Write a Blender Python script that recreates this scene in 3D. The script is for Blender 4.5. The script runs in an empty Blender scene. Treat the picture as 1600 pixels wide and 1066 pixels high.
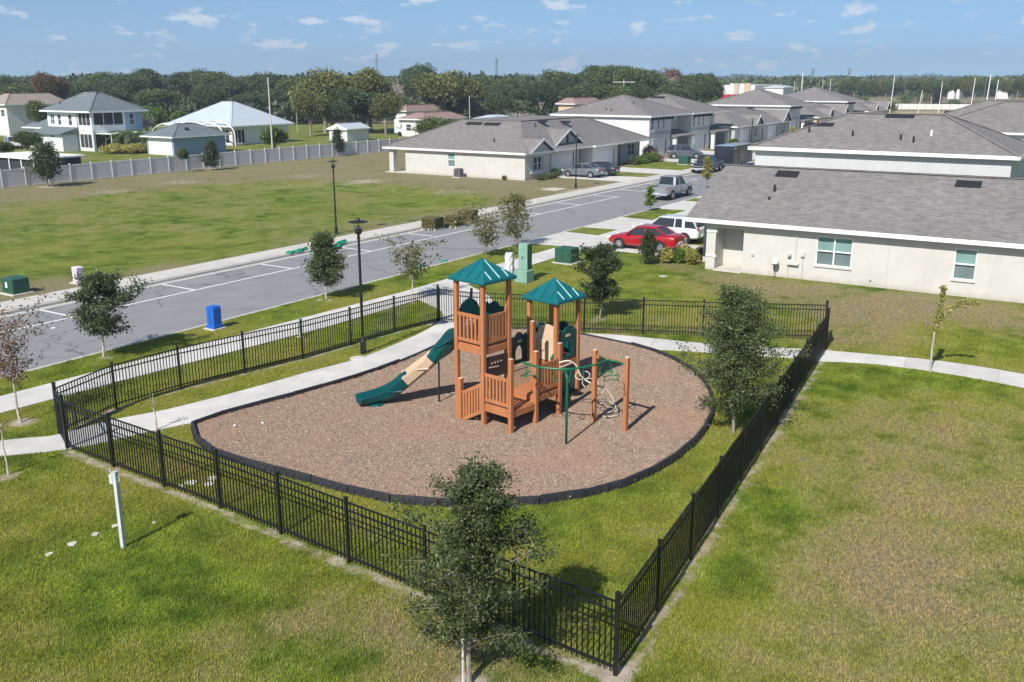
import bpy, math, random
import numpy as np
from mathutils import Vector, Matrix
R = math.radians
S = bpy.context.scene
COL = S.collection
random.seed(7); rng = np.random.default_rng(7)

# ------------------------------------------------------------------ camera, sky, sun
# world axes: +X runs along the street (away), +Y to the left across it; the drone hovers 10 m over the origin
F, CX, CY, CH = 1500.0, 800.0, 533.0, 10.0
PITCH = math.atan((CY - 124.0) / F); AZ = R(32.7)
cd = bpy.data.cameras.new('camera'); cam = bpy.data.objects.new('camera', cd); COL.objects.link(cam)
cd.sensor_width = 36; cd.lens = F / 1600 * 36; cd.clip_start = 0.1; cd.clip_end = 12000
cam.location = (0, 0, CH); cam.rotation_euler = (R(90) - PITCH, 0, AZ - R(90))
S.camera = cam
S.view_settings.view_transform = 'Standard'; S.view_settings.look = 'None'
S.view_settings.exposure = 0.54; S.view_settings.gamma = 1.0; S.view_settings.use_curve_mapping = False
SUN_EL = R(42.5)
to_sun = Vector((-math.cos(SUN_EL) * math.cos(R(4.7)), -math.cos(SUN_EL) * math.sin(R(4.7)), math.sin(SUN_EL)))
sd = bpy.data.lights.new('sun', 'SUN'); sun = bpy.data.objects.new('sun', sd); COL.objects.link(sun)
sd.energy = 4.4; sd.angle = R(0.53); sd.color = (1.0, 0.955, 0.88)
sun.rotation_euler = to_sun.to_track_quat('Z', 'Y').to_euler(); sun.location = (0, 0, 60)
W = bpy.data.worlds.new('World'); S.world = W; W.use_nodes = True
nt = W.node_tree; nt.nodes.clear()
def wn(t, **k):
    n = nt.nodes.new(t)
    for a, b in k.items(): setattr(n, a, b)
    return n
wo = wn('ShaderNodeOutputWorld'); bg = wn('ShaderNodeBackground'); bg.inputs['Strength'].default_value = 0.10
sky = wn('ShaderNodeTexSky', sky_type='NISHITA', sun_disc=False)
sky.sun_elevation = SUN_EL; sky.sun_rotation = math.atan2(to_sun.x, to_sun.y)
sky.air_density = 1.0; sky.dust_density = 0.3; sky.ozone_density = 2.5; sky.altitude = 10
tc = wn('ShaderNodeTexCoord'); mp = wn('ShaderNodeMapping'); mp.inputs['Location'].default_value = (0, 0, 0.13)
nt.links.new(tc.outputs['Generated'], mp.inputs['Vector']); nt.links.new(mp.outputs[0], sky.inputs['Vector'])
cm = wn('ShaderNodeMapping'); cm.inputs['Scale'].default_value = (1, 1, 2.9)
nt.links.new(tc.outputs['Generated'], cm.inputs['Vector'])
cn = wn('ShaderNodeTexNoise'); cn.inputs['Scale'].default_value = 27; cn.inputs['Detail'].default_value = 5; cn.inputs['Roughness'].default_value = 0.55
nt.links.new(cm.outputs[0], cn.inputs['Vector'])
cr = wn('ShaderNodeMapRange'); cr.inputs['From Min'].default_value = 0.565; cr.inputs['From Max'].default_value = 0.66
cr.inputs['To Max'].default_value = 0.70; nt.links.new(cn.outputs['Fac'], cr.inputs['Value'])
tint = wn('ShaderNodeMix', data_type='RGBA', blend_type='MULTIPLY'); tint.inputs[0].default_value = 1.0
nt.links.new(sky.outputs[0], tint.inputs[6]); tint.inputs[7].default_value = (0.80, 0.91, 0.93, 1)
cx_ = wn('ShaderNodeMix', data_type='RGBA'); nt.links.new(cr.outputs[0], cx_.inputs[0]); nt.links.new(tint.outputs[2], cx_.inputs[6])
cx_.inputs[7].default_value = (6.0, 6.3, 6.8, 1)
nt.links.new(cx_.outputs[2], bg.inputs['Color']); nt.links.new(bg.outputs[0], wo.inputs['Surface'])

# ------------------------------------------------------------------ survey helpers (bearing + level -> place)
CT, ST = math.cos(PITCH), math.sin(PITCH)
def rot_frame(X, Y): return (X * math.sin(AZ) + Y * math.cos(AZ), -X * math.cos(AZ) + Y * math.sin(AZ))
def at(px, py, z=0.0):
    u = (px - CX) / F; v = (py - CY) / F
    fy = CT - v * ST; dz = -(ST + v * CT); t = (z - CH) / dz
    return rot_frame(u * t, fy * t)
def far(px, D):
    "place on the ground at bearing px and forward distance D"
    return rot_frame((px - CX) / F * (D * CT + CH * ST), D)
def level(py, D):
    v = (py - CY) / F
    return CH + (-(ST + v * CT)) / (CT - v * ST) * D
def fwd(a, b): return a * math.cos(AZ) + b * math.sin(AZ)

# ------------------------------------------------------------------ materials
class NT:
    def __init__(s, name, rough=0.7, spec=0.3, metal=0.0):
        s.m = bpy.data.materials.new(name); s.m.use_nodes = True; s.t = s.m.node_tree
        s.b = s.t.nodes['Principled BSDF']; s.out = s.t.nodes['Material Output']
        s.b.inputs['Roughness'].default_value = rough; s.b.inputs['Metallic'].default_value = metal
        s.b.inputs['Specular IOR Level'].default_value = spec
    def n(s, t, **k):
        n = s.t.nodes.new(t)
        for a, b in k.items(): setattr(n, a, b)
        return n
    def l(s, a, b): s.t.links.new(a, b)
    def pos(s): return s.n('ShaderNodeNewGeometry').outputs['Position']
    def obj(s): return s.n('ShaderNodeTexCoord').outputs['Object']
    def noise(s, vec, scale, detail=4, rough=0.6, sc=None):
        if sc:
            mpp = s.n('ShaderNodeMapping'); mpp.inputs['Scale'].default_value = sc; s.l(vec, mpp.inputs[0]); vec = mpp.outputs[0]
        n = s.n('ShaderNodeTexNoise'); n.inputs['Scale'].default_value = scale; n.inputs['Detail'].default_value = detail
        n.inputs['Roughness'].default_value = rough; s.l(vec, n.inputs['Vector']); return n.outputs['Fac']
    def rng(s, v, a, b, c=0.0, d=1.0):
        n = s.n('ShaderNodeMapRange'); n.inputs['From Min'].default_value = a; n.inputs['From Max'].default_value = b
        n.inputs['To Min'].default_value = c; n.inputs['To Max'].default_value = d; s.l(v, n.inputs['Value']); return n.outputs[0]
    def mix(s, f, a, b, mode='MIX'):
        n = s.n('ShaderNodeMix', data_type='RGBA', blend_type=mode)
        for sock, v in ((n.inputs[0], f), (n.inputs[6], a), (n.inputs[7], b)):
            if isinstance(v, (int, float)): sock.default_value = v
            elif isinstance(v, tuple): sock.default_value = (*v[:3], 1)
            else: s.l(v, sock)
        return n.outputs[2]
    def math(s, op, a, b=0.0):
        n = s.n('ShaderNodeMath', operation=op)
        for sock, v in ((n.inputs[0], a), (n.inputs[1], b)):
            if isinstance(v, (int, float)): sock.default_value = v
            else: s.l(v, sock)
        return n.outputs[0]
    def attr(s, name, t='GEOMETRY'): return s.n('ShaderNodeAttribute', attribute_name=name, attribute_type=t).outputs['Fac']
    def col(s, v):
        if isinstance(v, tuple): s.b.inputs['Base Color'].default_value = (*v[:3], 1)
        else: s.l(v, s.b.inputs['Base Color'])
    def bump(s, h, strength=0.4, dist=0.02):
        n = s.n('ShaderNodeBump'); n.inputs['Strength'].default_value = strength; n.inputs['Distance'].default_value = dist
        s.l(h, n.inputs['Height']); s.l(n.outputs[0], s.b.inputs['Normal'])

def dirty_wall(M, c):
    p = M.pos(); sx = M.n('ShaderNodeSeparateXYZ'); M.l(p, sx.inputs[0]); h = M.math('ADD', sx.outputs[2], M.math('MULTIPLY', M.noise(p, 2.5, 5), 0.5))
    c2 = M.mix(M.rng(h, 0.2, 0.55, 0.5, 0), c, (0.30, 0.25, 0.19))
    return M.mix(M.rng(M.noise(p, 1.6, 5, 0.7, (1, 1, 0.12)), 0.55, 0.75, 0, 0.22), c2, (0.36, 0.34, 0.30))
def plain(name, c, rough=0.6, spec=0.3, metal=0.0, var=0.12, scale=3.0, bump=0.0, bscale=80, bd=0.004):
    M = NT(name, rough, spec, metal); p = M.pos()
    f = M.noise(p, scale, 5); lo = tuple(x * (1 - var) for x in c); hi = tuple(min(1, x * (1 + var)) for x in c)
    fr = M.rng(f, 0.3, 0.7); cc = M.mix(fr, lo, hi); M.col(dirty_wall(M, cc) if 'stucco' in name else cc)
    if bump: M.bump(M.noise(p, bscale, 3), bump, bd)
    return M.m

def grass_colour(M, t='GEOMETRY'):
    p = M.pos(); dry = M.attr('dry', t); sand = M.attr('sand', t)
    big = M.noise(p, 0.22, 4, 0.6); mid = M.noise(p, 0.95, 5, 0.6); fine = M.noise(p, 9, 4, 0.7)
    g = M.mix(M.rng(mid, 0.35, 0.68), (0.058, 0.112, 0.012), (0.225, 0.305, 0.042))
    g = M.mix(M.rng(big, 0.35, 0.7), g, (0.275, 0.275, 0.055))
    d = M.mix(M.rng(fine, 0.3, 0.7), (0.210, 0.176, 0.096), (0.385, 0.328, 0.190))
    d = M.mix(M.rng(mid, 0.45, 0.75, 0, 0.45), d, (0.20, 0.19, 0.07))
    k = M.math('ADD', M.math('MULTIPLY', M.math('SUBTRACT', mid, 0.5), 1.8), M.math('MULTIPLY', M.math('SUBTRACT', big, 0.5), 1.3))
    k = M.math('ADD', k, M.math('MULTIPLY', M.math('SUBTRACT', fine, 0.5), 0.45))
    return g, d, M.rng(M.math('ADD', dry, k), 0.32, 1.0), sand, fine, p

def m_ground():
    M = NT('grass_ground', 0.95, 0.1); g, d, k, sand, fine, p = grass_colour(M)
    c = M.mix(k, g, d); c = M.mix(M.rng(fine, 0.25, 0.75), M.mix(0.52, c, (0, 0, 0)), c)
    c = M.mix(M.rng(M.math('ADD', sand, M.math('MULTIPLY', M.math('SUBTRACT', M.noise(p, 2.3, 5), 0.5), 0.9)), 0.42, 0.62), c, M.mix(M.rng(M.noise(p, 3.1, 5, 0.7), 0.35, 0.65), (0.30, 0.24, 0.18), (0.50, 0.43, 0.345)))
    M.col(c); M.bump(M.noise(p, 22, 5, 0.75), 0.8, 0.05); return M.m
def m_blades():
    M = NT('grass_blades', 0.7, 0.15); g, d, k, sand, fine, p = grass_colour(M, 'INSTANCER')
    c = M.mix(k, g, d); rnd = M.n('ShaderNodeNewGeometry').outputs['Random Per Island']
    c = M.mix(M.rng(rnd, 0, 1), M.mix(0.42, c, (0, 0, 0)), M.mix(1.0, c, (1.95, 1.80, 1.50), 'MULTIPLY'))
    M.col(c)
    tr = M.n('ShaderNodeBsdfTranslucent'); M.l(c, tr.inputs[0]); mx = M.n('ShaderNodeMixShader'); mx.inputs[0].default_value = 0.35
    M.l(M.b.outputs[0], mx.inputs[1]); M.l(tr.outputs[0], mx.inputs[2]); M.l(mx.outputs[0], M.out.inputs['Surface']); return M.m
def m_asphalt():
    M = NT('asphalt', 0.85, 0.25); p = M.pos()
    c = M.mix(M.rng(M.noise(p, 0.6, 5), 0.3, 0.7), (0.245, 0.243, 0.248), (0.285, 0.283, 0.288))
    c = M.mix(M.rng(M.noise(p, 0.35, 6, 0.7, (1, 6, 1)), 0.55, 0.72, 0, 0.55), c, (0.16, 0.16, 0.17))
    sp = M.noise(p, 60, 2); c = M.mix(M.rng(sp, 0.35, 0.65), M.mix(0.25, c, (0, 0, 0)), c)
    spots = M.rng(M.noise(p, 1.3, 4, 0.6), 0.63, 0.72, 0, 0.3); c = M.mix(spots, c, (0.09, 0.09, 0.09))
    v = M.n('ShaderNodeTexVoronoi', feature='DISTANCE_TO_EDGE'); v.inputs['Scale'].default_value = 0.16
    dv = M.n('ShaderNodeVectorMath', operation='ADD'); M.l(p, dv.inputs[0])
    nz = M.n('ShaderNodeTexNoise'); nz.inputs['Scale'].default_value = 1.2; M.l(p, nz.inputs['Vector']); M.l(nz.outputs['Color'], dv.inputs[1]); M.l(dv.outputs[0], v.inputs['Vector'])
    c = M.mix(M.rng(v.outputs['Distance'], 0.0, 0.008, 0.8, 0), c, (0.08, 0.08, 0.08))
    M.col(c); M.bump(sp, 0.4, 0.01); return M.m
def m_concrete(name, base, dirt=0.35):
    M = NT(name, 0.85, 0.2); p = M.pos()
    hi = tuple(min(0.8, x * 1.12) for x in base); lo = tuple(x * 0.86 for x in base)
    c = M.mix(M.rng(M.noise(p, 0.9, 6), 0.3, 0.7), lo, hi)
    c = M.mix(M.rng(M.noise(p, 3.2, 6, 0.7), 0.56, 0.75, 0, dirt), c, tuple(x * 0.62 for x in base))
    isl = M.n('ShaderNodeObjectInfo').outputs['Random']; c = M.mix(M.rng(isl, 0, 1, 0, 0.16), c, (0.2, 0.19, 0.17))
    M.col(c); M.bump(M.noise(p, 55, 4), 0.3, 0.006); return M.m
def m_roof(name, a, b):
    M = NT(name, 0.9, 0.15); p = M.pos()
    s = M.n('ShaderNodeSeparateXYZ'); M.l(p, s.inputs[0]); h = M.n('ShaderNodeCombineXYZ')
    M.l(M.math('ADD', s.outputs[0], s.outputs[1]), h.inputs[0]); M.l(M.math('MULTIPLY', s.outputs[2], 2.5), h.inputs[1])
    br = M.n('ShaderNodeTexBrick', offset=0.37); br.inputs['Scale'].default_value = 1.0; br.inputs['Brick Width'].default_value = 0.55
    br.inputs['Row Height'].default_value = 0.15; br.inputs['Mortar Size'].default_value = 0.012; br.inputs['Bias'].default_value = 0.0
    br.inputs['Color1'].default_value = (*a, 1); br.inputs['Color2'].default_value = (*b, 1); br.inputs['Mortar'].default_value = (*[x * 0.55 for x in a], 1)
    M.l(h.outputs[0], br.inputs['Vector'])
    st = M.n('ShaderNodeTexNoise'); st.inputs['Scale'].default_value = 2.2; st.inputs['Detail'].default_value = 6; st.inputs['Roughness'].default_value = 0.75
    m2 = M.n('ShaderNodeMapping'); m2.inputs['Scale'].default_value = (0.8, 3.2, 1); M.l(h.outputs[0], m2.inputs[0]); M.l(m2.outputs[0], st.inputs['Vector'])
    c = M.mix(M.rng(st.outputs['Fac'], 0.38, 0.64, 0, 0.85), br.outputs['Color'], tuple(x * 1.45 for x in b))
    c = M.mix(M.rng(M.noise(p, 1.9, 6, 0.75), 0.42, 0.66, 0, 0.38), c, tuple(x * 0.62 for x in a))
    c = M.mix(M.rng(M.noise(p, 0.3, 3), 0.35, 0.7, 0, 0.25), c, tuple(x * 0.75 for x in a))
    M.col(c); M.bump(br.outputs['Fac'], 0.5, -0.01); return M.m
def m_mulch():
    M = NT('wood_mulch', 0.95, 0.1); p = M.pos()
    v = M.n('ShaderNodeTexVoronoi'); v.inputs['Scale'].default_value = 26; M.l(p, v.inputs['Vector'])
    sx = M.n('ShaderNodeSeparateColor'); M.l(v.outputs['Color'], sx.inputs[0])
    c = M.mix(sx.outputs[0], (0.135, 0.096, 0.070), (0.305, 0.230, 0.176))
    c = M.mix(M.rng(M.noise(p, 0.5, 5), 0.35, 0.68, 0, 0.7), c, (0.31, 0.185, 0.135))
    M.col(c); M.bump(sx.outputs[1], 1.0, 0.04); return M.m
def m_chips():
    M = NT('wood_chips', 0.9, 0.1); r = M.n('ShaderNodeNewGeometry').outputs['Random Per Island']; p = M.pos()
    # the chip's own place picks its tone
    w = M.n('ShaderNodeTexWhiteNoise', noise_dimensions='3D'); sn = M.n('ShaderNodeVectorMath', operation='SNAP'); sn.inputs[1].default_value = (0.07, 0.07, 0.5)
    M.l(p, sn.inputs[0]); M.l(sn.outputs[0], w.inputs[0])
    q = M.math('FRACT', M.math('ADD', r, w.outputs[0]))
    c = M.mix(M.rng(q, 0, 0.75), (0.150, 0.106, 0.076), (0.340, 0.258, 0.196))
    c = M.mix(M.rng(q, 0.93, 0.98), c, (0.52, 0.42, 0.33))
    c = M.mix(M.rng(M.noise(p, 0.45, 5), 0.38, 0.66, 0, 0.6), c, (0.32, 0.205, 0.15)); M.col(c); return M.m
def m_leaf(name, a, b, trans=0.42, spec=0.45):
    M = NT(name, 0.45, spec); r = M.n('ShaderNodeNewGeometry').outputs['Random Per Island']; p = M.pos()
    c = M.mix(M.rng(r, 0.05, 0.95), a, b); c = M.mix(M.rng(M.noise(p, 1.4, 3), 0.35, 0.7, 0, 0.5), c, tuple((x + y) * 0.62 for x, y in zip(a, b)))
    oi = M.n('ShaderNodeObjectInfo').outputs['Random']; c = M.mix(M.rng(oi, 0, 1, 0, 0.3), c, tuple(x * 0.55 for x in a))
    M.col(c); tr = M.n('ShaderNodeBsdfTranslucent'); M.l(c, tr.inputs[0]); mx = M.n('ShaderNodeMixShader'); mx.inputs[0].default_value = trans
    M.l(M.b.outputs[0], mx.inputs[1]); M.l(tr.outputs[0], mx.inputs[2]); M.l(mx.outputs[0], M.out.inputs['Surface']); return M.m
def m_plastic_wood():
    M = NT('recycled_plastic_wood', 0.6, 0.3); p = M.obj()
    c = M.mix(M.rng(M.noise(p, 3, 5, 0.6, (1, 1, 0.3)), 0.3, 0.7), (0.365, 0.138, 0.054), (0.455, 0.182, 0.078))
    c = M.mix(M.rng(M.noise(p, 18, 3, 0.6, (1, 1, 0.15)), 0.55, 0.75, 0, 0.35), c, (0.34, 0.13, 0.07)); M.col(c)
    M.bump(M.noise(p, 30, 3, 0.6, (1, 1, 0.1)), 0.25, 0.004); return M.m
def m_sod():
    M = NT('stacked_sod', 0.95, 0.1); p = M.pos()
    c = M.mix(M.rng(M.noise(p, 5, 5, 0.7, (1, 1, 4)), 0.35, 0.65), (0.05, 0.042, 0.022), (0.20, 0.18, 0.075))
    c = M.mix(M.rng(M.noise(p, 17, 4), 0.55, 0.7), c, (0.12, 0.14, 0.04)); M.col(c); M.bump(M.noise(p, 14, 5, 0.7, (1, 1, 5)), 1, 0.08); return M.m
def m_siding(name, c0):
    M = NT(name, 0.6, 0.3); p = M.pos(); s = M.n('ShaderNodeSeparateXYZ'); M.l(p, s.inputs[0])
    fr = M.math('FRACT', M.math('MULTIPLY', s.outputs[2], 5.0)); M.col(M.mix(M.rng(M.noise(p, 0.8, 4), 0.3, 0.7), tuple(x * 0.93 for x in c0), c0))
    M.bump(fr, 0.6, 0.02); return M.m

def m_glass(name, c, rough=0.08):
    M = NT(name, rough, 0.6); p = M.pos(); M.col(M.mix(M.rng(M.noise(p, 0.8, 3), 0.3, 0.7), tuple(x * 0.7 for x in c), c)); return M.m
G = dict(
    ground=m_ground(), blades=m_blades(), asphalt=m_asphalt(), walk=m_concrete('path_concrete', (0.575, 0.555, 0.52)), kerb=m_concrete('kerb_concrete', (0.50, 0.49, 0.45)),
    slab_old=m_concrete('pale_concrete', (0.55, 0.52, 0.47)), paint=plain('road_paint', (0.72, 0.72, 0.70), 0.7, 0.2, var=0.1, scale=6),
    roof=m_roof('grey_shingles', (0.152, 0.141, 0.136), (0.204, 0.190, 0.184)), roof_slate=m_roof('slate_shingles', (0.115, 0.138, 0.150), (0.155, 0.180, 0.195)),
    roof_red=m_roof('red_shingles', (0.22, 0.15, 0.13), (0.29, 0.20, 0.18)), roof_metal=plain('pale_metal_roof', (0.44, 0.49, 0.53), 0.5, 0.4, var=0.06, scale=0.7),
    roof_tan=m_roof('tan_shingles', (0.25, 0.20, 0.17), (0.31, 0.26, 0.22)),
    stucco=plain('beige_stucco', (0.53, 0.51, 0.475), 0.9, 0.1, var=0.05, scale=1.0, bump=0.3, bscale=50), stucco_w=plain('white_stucco', (0.63, 0.62, 0.60), 0.9, 0.1, var=0.04, scale=1.2, bump=0.3, bscale=50),
    stucco_pale=plain('pale_grey_stucco', (0.50, 0.505, 0.51), 0.9, 0.1, var=0.04, scale=0.8, bump=0.2, bscale=50),
    stucco_g=plain('grey_stucco', (0.42, 0.43, 0.42), 0.9, 0.1, var=0.05, scale=1.2), stucco_tan=plain('tan_stucco', (0.55, 0.42, 0.30), 0.9, 0.1, var=0.05),
    trim=plain('white_trim', (0.78, 0.78, 0.76), 0.5, 0.3, var=0.03), door=plain('garage_white', (0.70, 0.71, 0.72), 0.5, 0.3, var=0.04),
    siding=m_siding('white_siding', (0.72, 0.74, 0.76)), siding_b=m_siding('blue_shade_siding', (0.24, 0.36, 0.50)),  # white siding, plus a blue copy that paints shade on walls
    glass=m_glass('window_glass', (0.06, 0.08, 0.10)), glass_b=m_glass('window_with_blind', (0.22, 0.36, 0.34)), glass_d=m_glass('window_lower_pane', (0.17, 0.22, 0.23)),
    screen=plain('insect_screen', (0.045, 0.05, 0.055), 0.8, 0.1), vinyl=plain('white_vinyl', (0.60, 0.59, 0.60), 0.5, 0.3, var=0.05), vinyl_post=plain('vinyl_post', (0.74, 0.73, 0.72), 0.5, 0.3, var=0.03),
    black=plain('black_metal', (0.009, 0.010, 0.010), 0.45, 0.5, var=0.2), plast=plain('black_plastic', (0.030, 0.031, 0.036), 0.5, 0.4, var=0.3, scale=5, bump=0.3),
    vent=plain('black_vent', (0.02, 0.02, 0.022), 0.5, 0.4), wood=m_plastic_wood(), cap=plain('post_cap', (0.66, 0.46, 0.32), 0.6, 0.3),
    teal=plain('teal_plastic', (0.002, 0.108, 0.122), 0.45, 0.45, var=0.12, scale=2), teal_d=plain('dark_green_plastic', (0.004, 0.060, 0.062), 0.4, 0.5, var=0.15),
    slide=plain('slide_teal', (0.002, 0.072, 0.074), 0.28, 0.5, var=0.1), tan=plain('tan_plastic', (0.60, 0.44, 0.30), 0.5, 0.4, var=0.08), brown=plain('brown_plastic', (0.055, 0.035, 0.030), 0.5, 0.4),
    ribw=plain('painted_highlight_rib', (0.42, 0.66, 0.66), 0.5, 0.4), gpipe=plain('green_pipe', (0.004, 0.125, 0.052), 0.35, 0.5), white=plain('cream_pipe', (0.60, 0.52, 0.44), 0.4, 0.5),
    mulch=m_mulch(), chips=m_chips(), soil=plain('bare_soil', (0.33, 0.265, 0.215), 0.95, 0.1, var=0.35, scale=4, bump=0.8, bscale=30, bd=0.03), sod=m_sod(),
    bark=plain('grey_bark', (0.25, 0.215, 0.18), 0.9, 0.1, var=0.35, scale=9, bump=0.6, bscale=40, bd=0.01), bark_p=plain('pale_bark', (0.46, 0.41, 0.35), 0.9, 0.1, var=0.3, scale=9),
    oak=m_leaf('oak_leaves', (0.050, 0.072, 0.024), (0.190, 0.235, 0.092)), oak_d=m_leaf('dark_oak_leaves', (0.036, 0.058, 0.022), (0.130, 0.170, 0.068)),
    myrtle=m_leaf('myrtle_leaves', (0.11, 0.055, 0.035), (0.23, 0.16, 0.09)), olive=m_leaf('olive_leaves', (0.10, 0.10, 0.03), (0.24, 0.23, 0.08)),
    yellow=m_leaf('yellow_leaves', (0.26, 0.25, 0.05), (0.50, 0.45, 0.14)), bright=m_leaf('bright_leaves', (0.08, 0.16, 0.02), (0.20, 0.30, 0.05)), red_l=m_leaf('russet_leaves', (0.10, 0.045, 0.02), (0.24, 0.12, 0.05)),
    far1=m_leaf('far_oak_leaves', (0.042, 0.066, 0.024), (0.140, 0.180, 0.070), 0.2, 0.2), belt=m_leaf('belt_leaves', (0.036, 0.056, 0.028), (0.115, 0.145, 0.066), 0.2, 0.2), far2=m_leaf('far_green_leaves', (0.060, 0.090, 0.022), (0.185, 0.225, 0.075), 0.2, 0.2), far3=m_leaf('golden_leaves', (0.075, 0.092, 0.022), (0.250, 0.250, 0.085), 0.2, 0.2),
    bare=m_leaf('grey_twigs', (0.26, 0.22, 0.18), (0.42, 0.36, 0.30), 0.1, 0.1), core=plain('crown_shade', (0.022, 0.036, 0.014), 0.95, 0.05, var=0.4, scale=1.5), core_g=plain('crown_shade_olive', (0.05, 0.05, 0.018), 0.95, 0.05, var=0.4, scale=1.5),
    steel=plain('galvanised_post', (0.52, 0.54, 0.53), 0.5, 0.4, var=0.1), green_box=plain('transformer_green', (0.022, 0.085, 0.055), 0.5, 0.4), lgreen=plain('pale_green_cabinet', (0.20, 0.34, 0.27), 0.55, 0.4),
    blue_box=plain('blue_plastic', (0.012, 0.12, 0.50), 0.45, 0.4), lilac=plain('lilac_plastic', (0.66, 0.56, 0.66), 0.5, 0.4), bag=plain('white_bag', (0.66, 0.68, 0.74), 0.35, 0.4, var=0.35, scale=7, bump=1.0, bscale=9, bd=0.05), net=plain('green_netting', (0.01, 0.30, 0.16), 0.6, 0.3, var=0.3, scale=6),
    pole=plain('weathered_pole', (0.50, 0.48, 0.44), 0.9, 0.1), pole_d=plain('dark_pole', (0.16, 0.15, 0.15), 0.9, 0.1), redt=plain('red_truck_paint', (0.50, 0.045, 0.05), 0.4, 0.5), field=plain('dry_field', (0.36, 0.27, 0.15), 0.95, 0.1, var=0.3, scale=0.06),
    hill=plain('far_wooded_land', (0.045, 0.062, 0.035), 0.95, 0.05, var=0.35, scale=0.02), tyre=plain('tyre_rubber', (0.02, 0.02, 0.02), 0.8, 0.2), rim=plain('wheel_alloy', (0.50, 0.51, 0.53), 0.35, 0.5, 0.6), lamp_red=plain('tail_lamp_red', (0.45, 0.02, 0.02), 0.2, 0.5), lamp_w=plain('lamp_lens', (0.65, 0.66, 0.68), 0.15, 0.6),
    carglass=m_glass('car_glass', (0.030, 0.036, 0.042), 0.05), lantern=m_glass('lantern_glass', (0.42, 0.43, 0.42), 0.2), stake=plain('pale_timber', (0.56, 0.52, 0.47), 0.85, 0.1, var=0.2, scale=9))
def paint_of(name, c):
    M = NT(name, 0.28, 0.5, 0.15); M.b.inputs['Coat Weight'].default_value = 0.7; p = M.pos()
    M.col(M.mix(M.rng(M.noise(p, 2.5, 3), 0.3, 0.7), tuple(x * 0.93 for x in c), c)); return M.m

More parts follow.
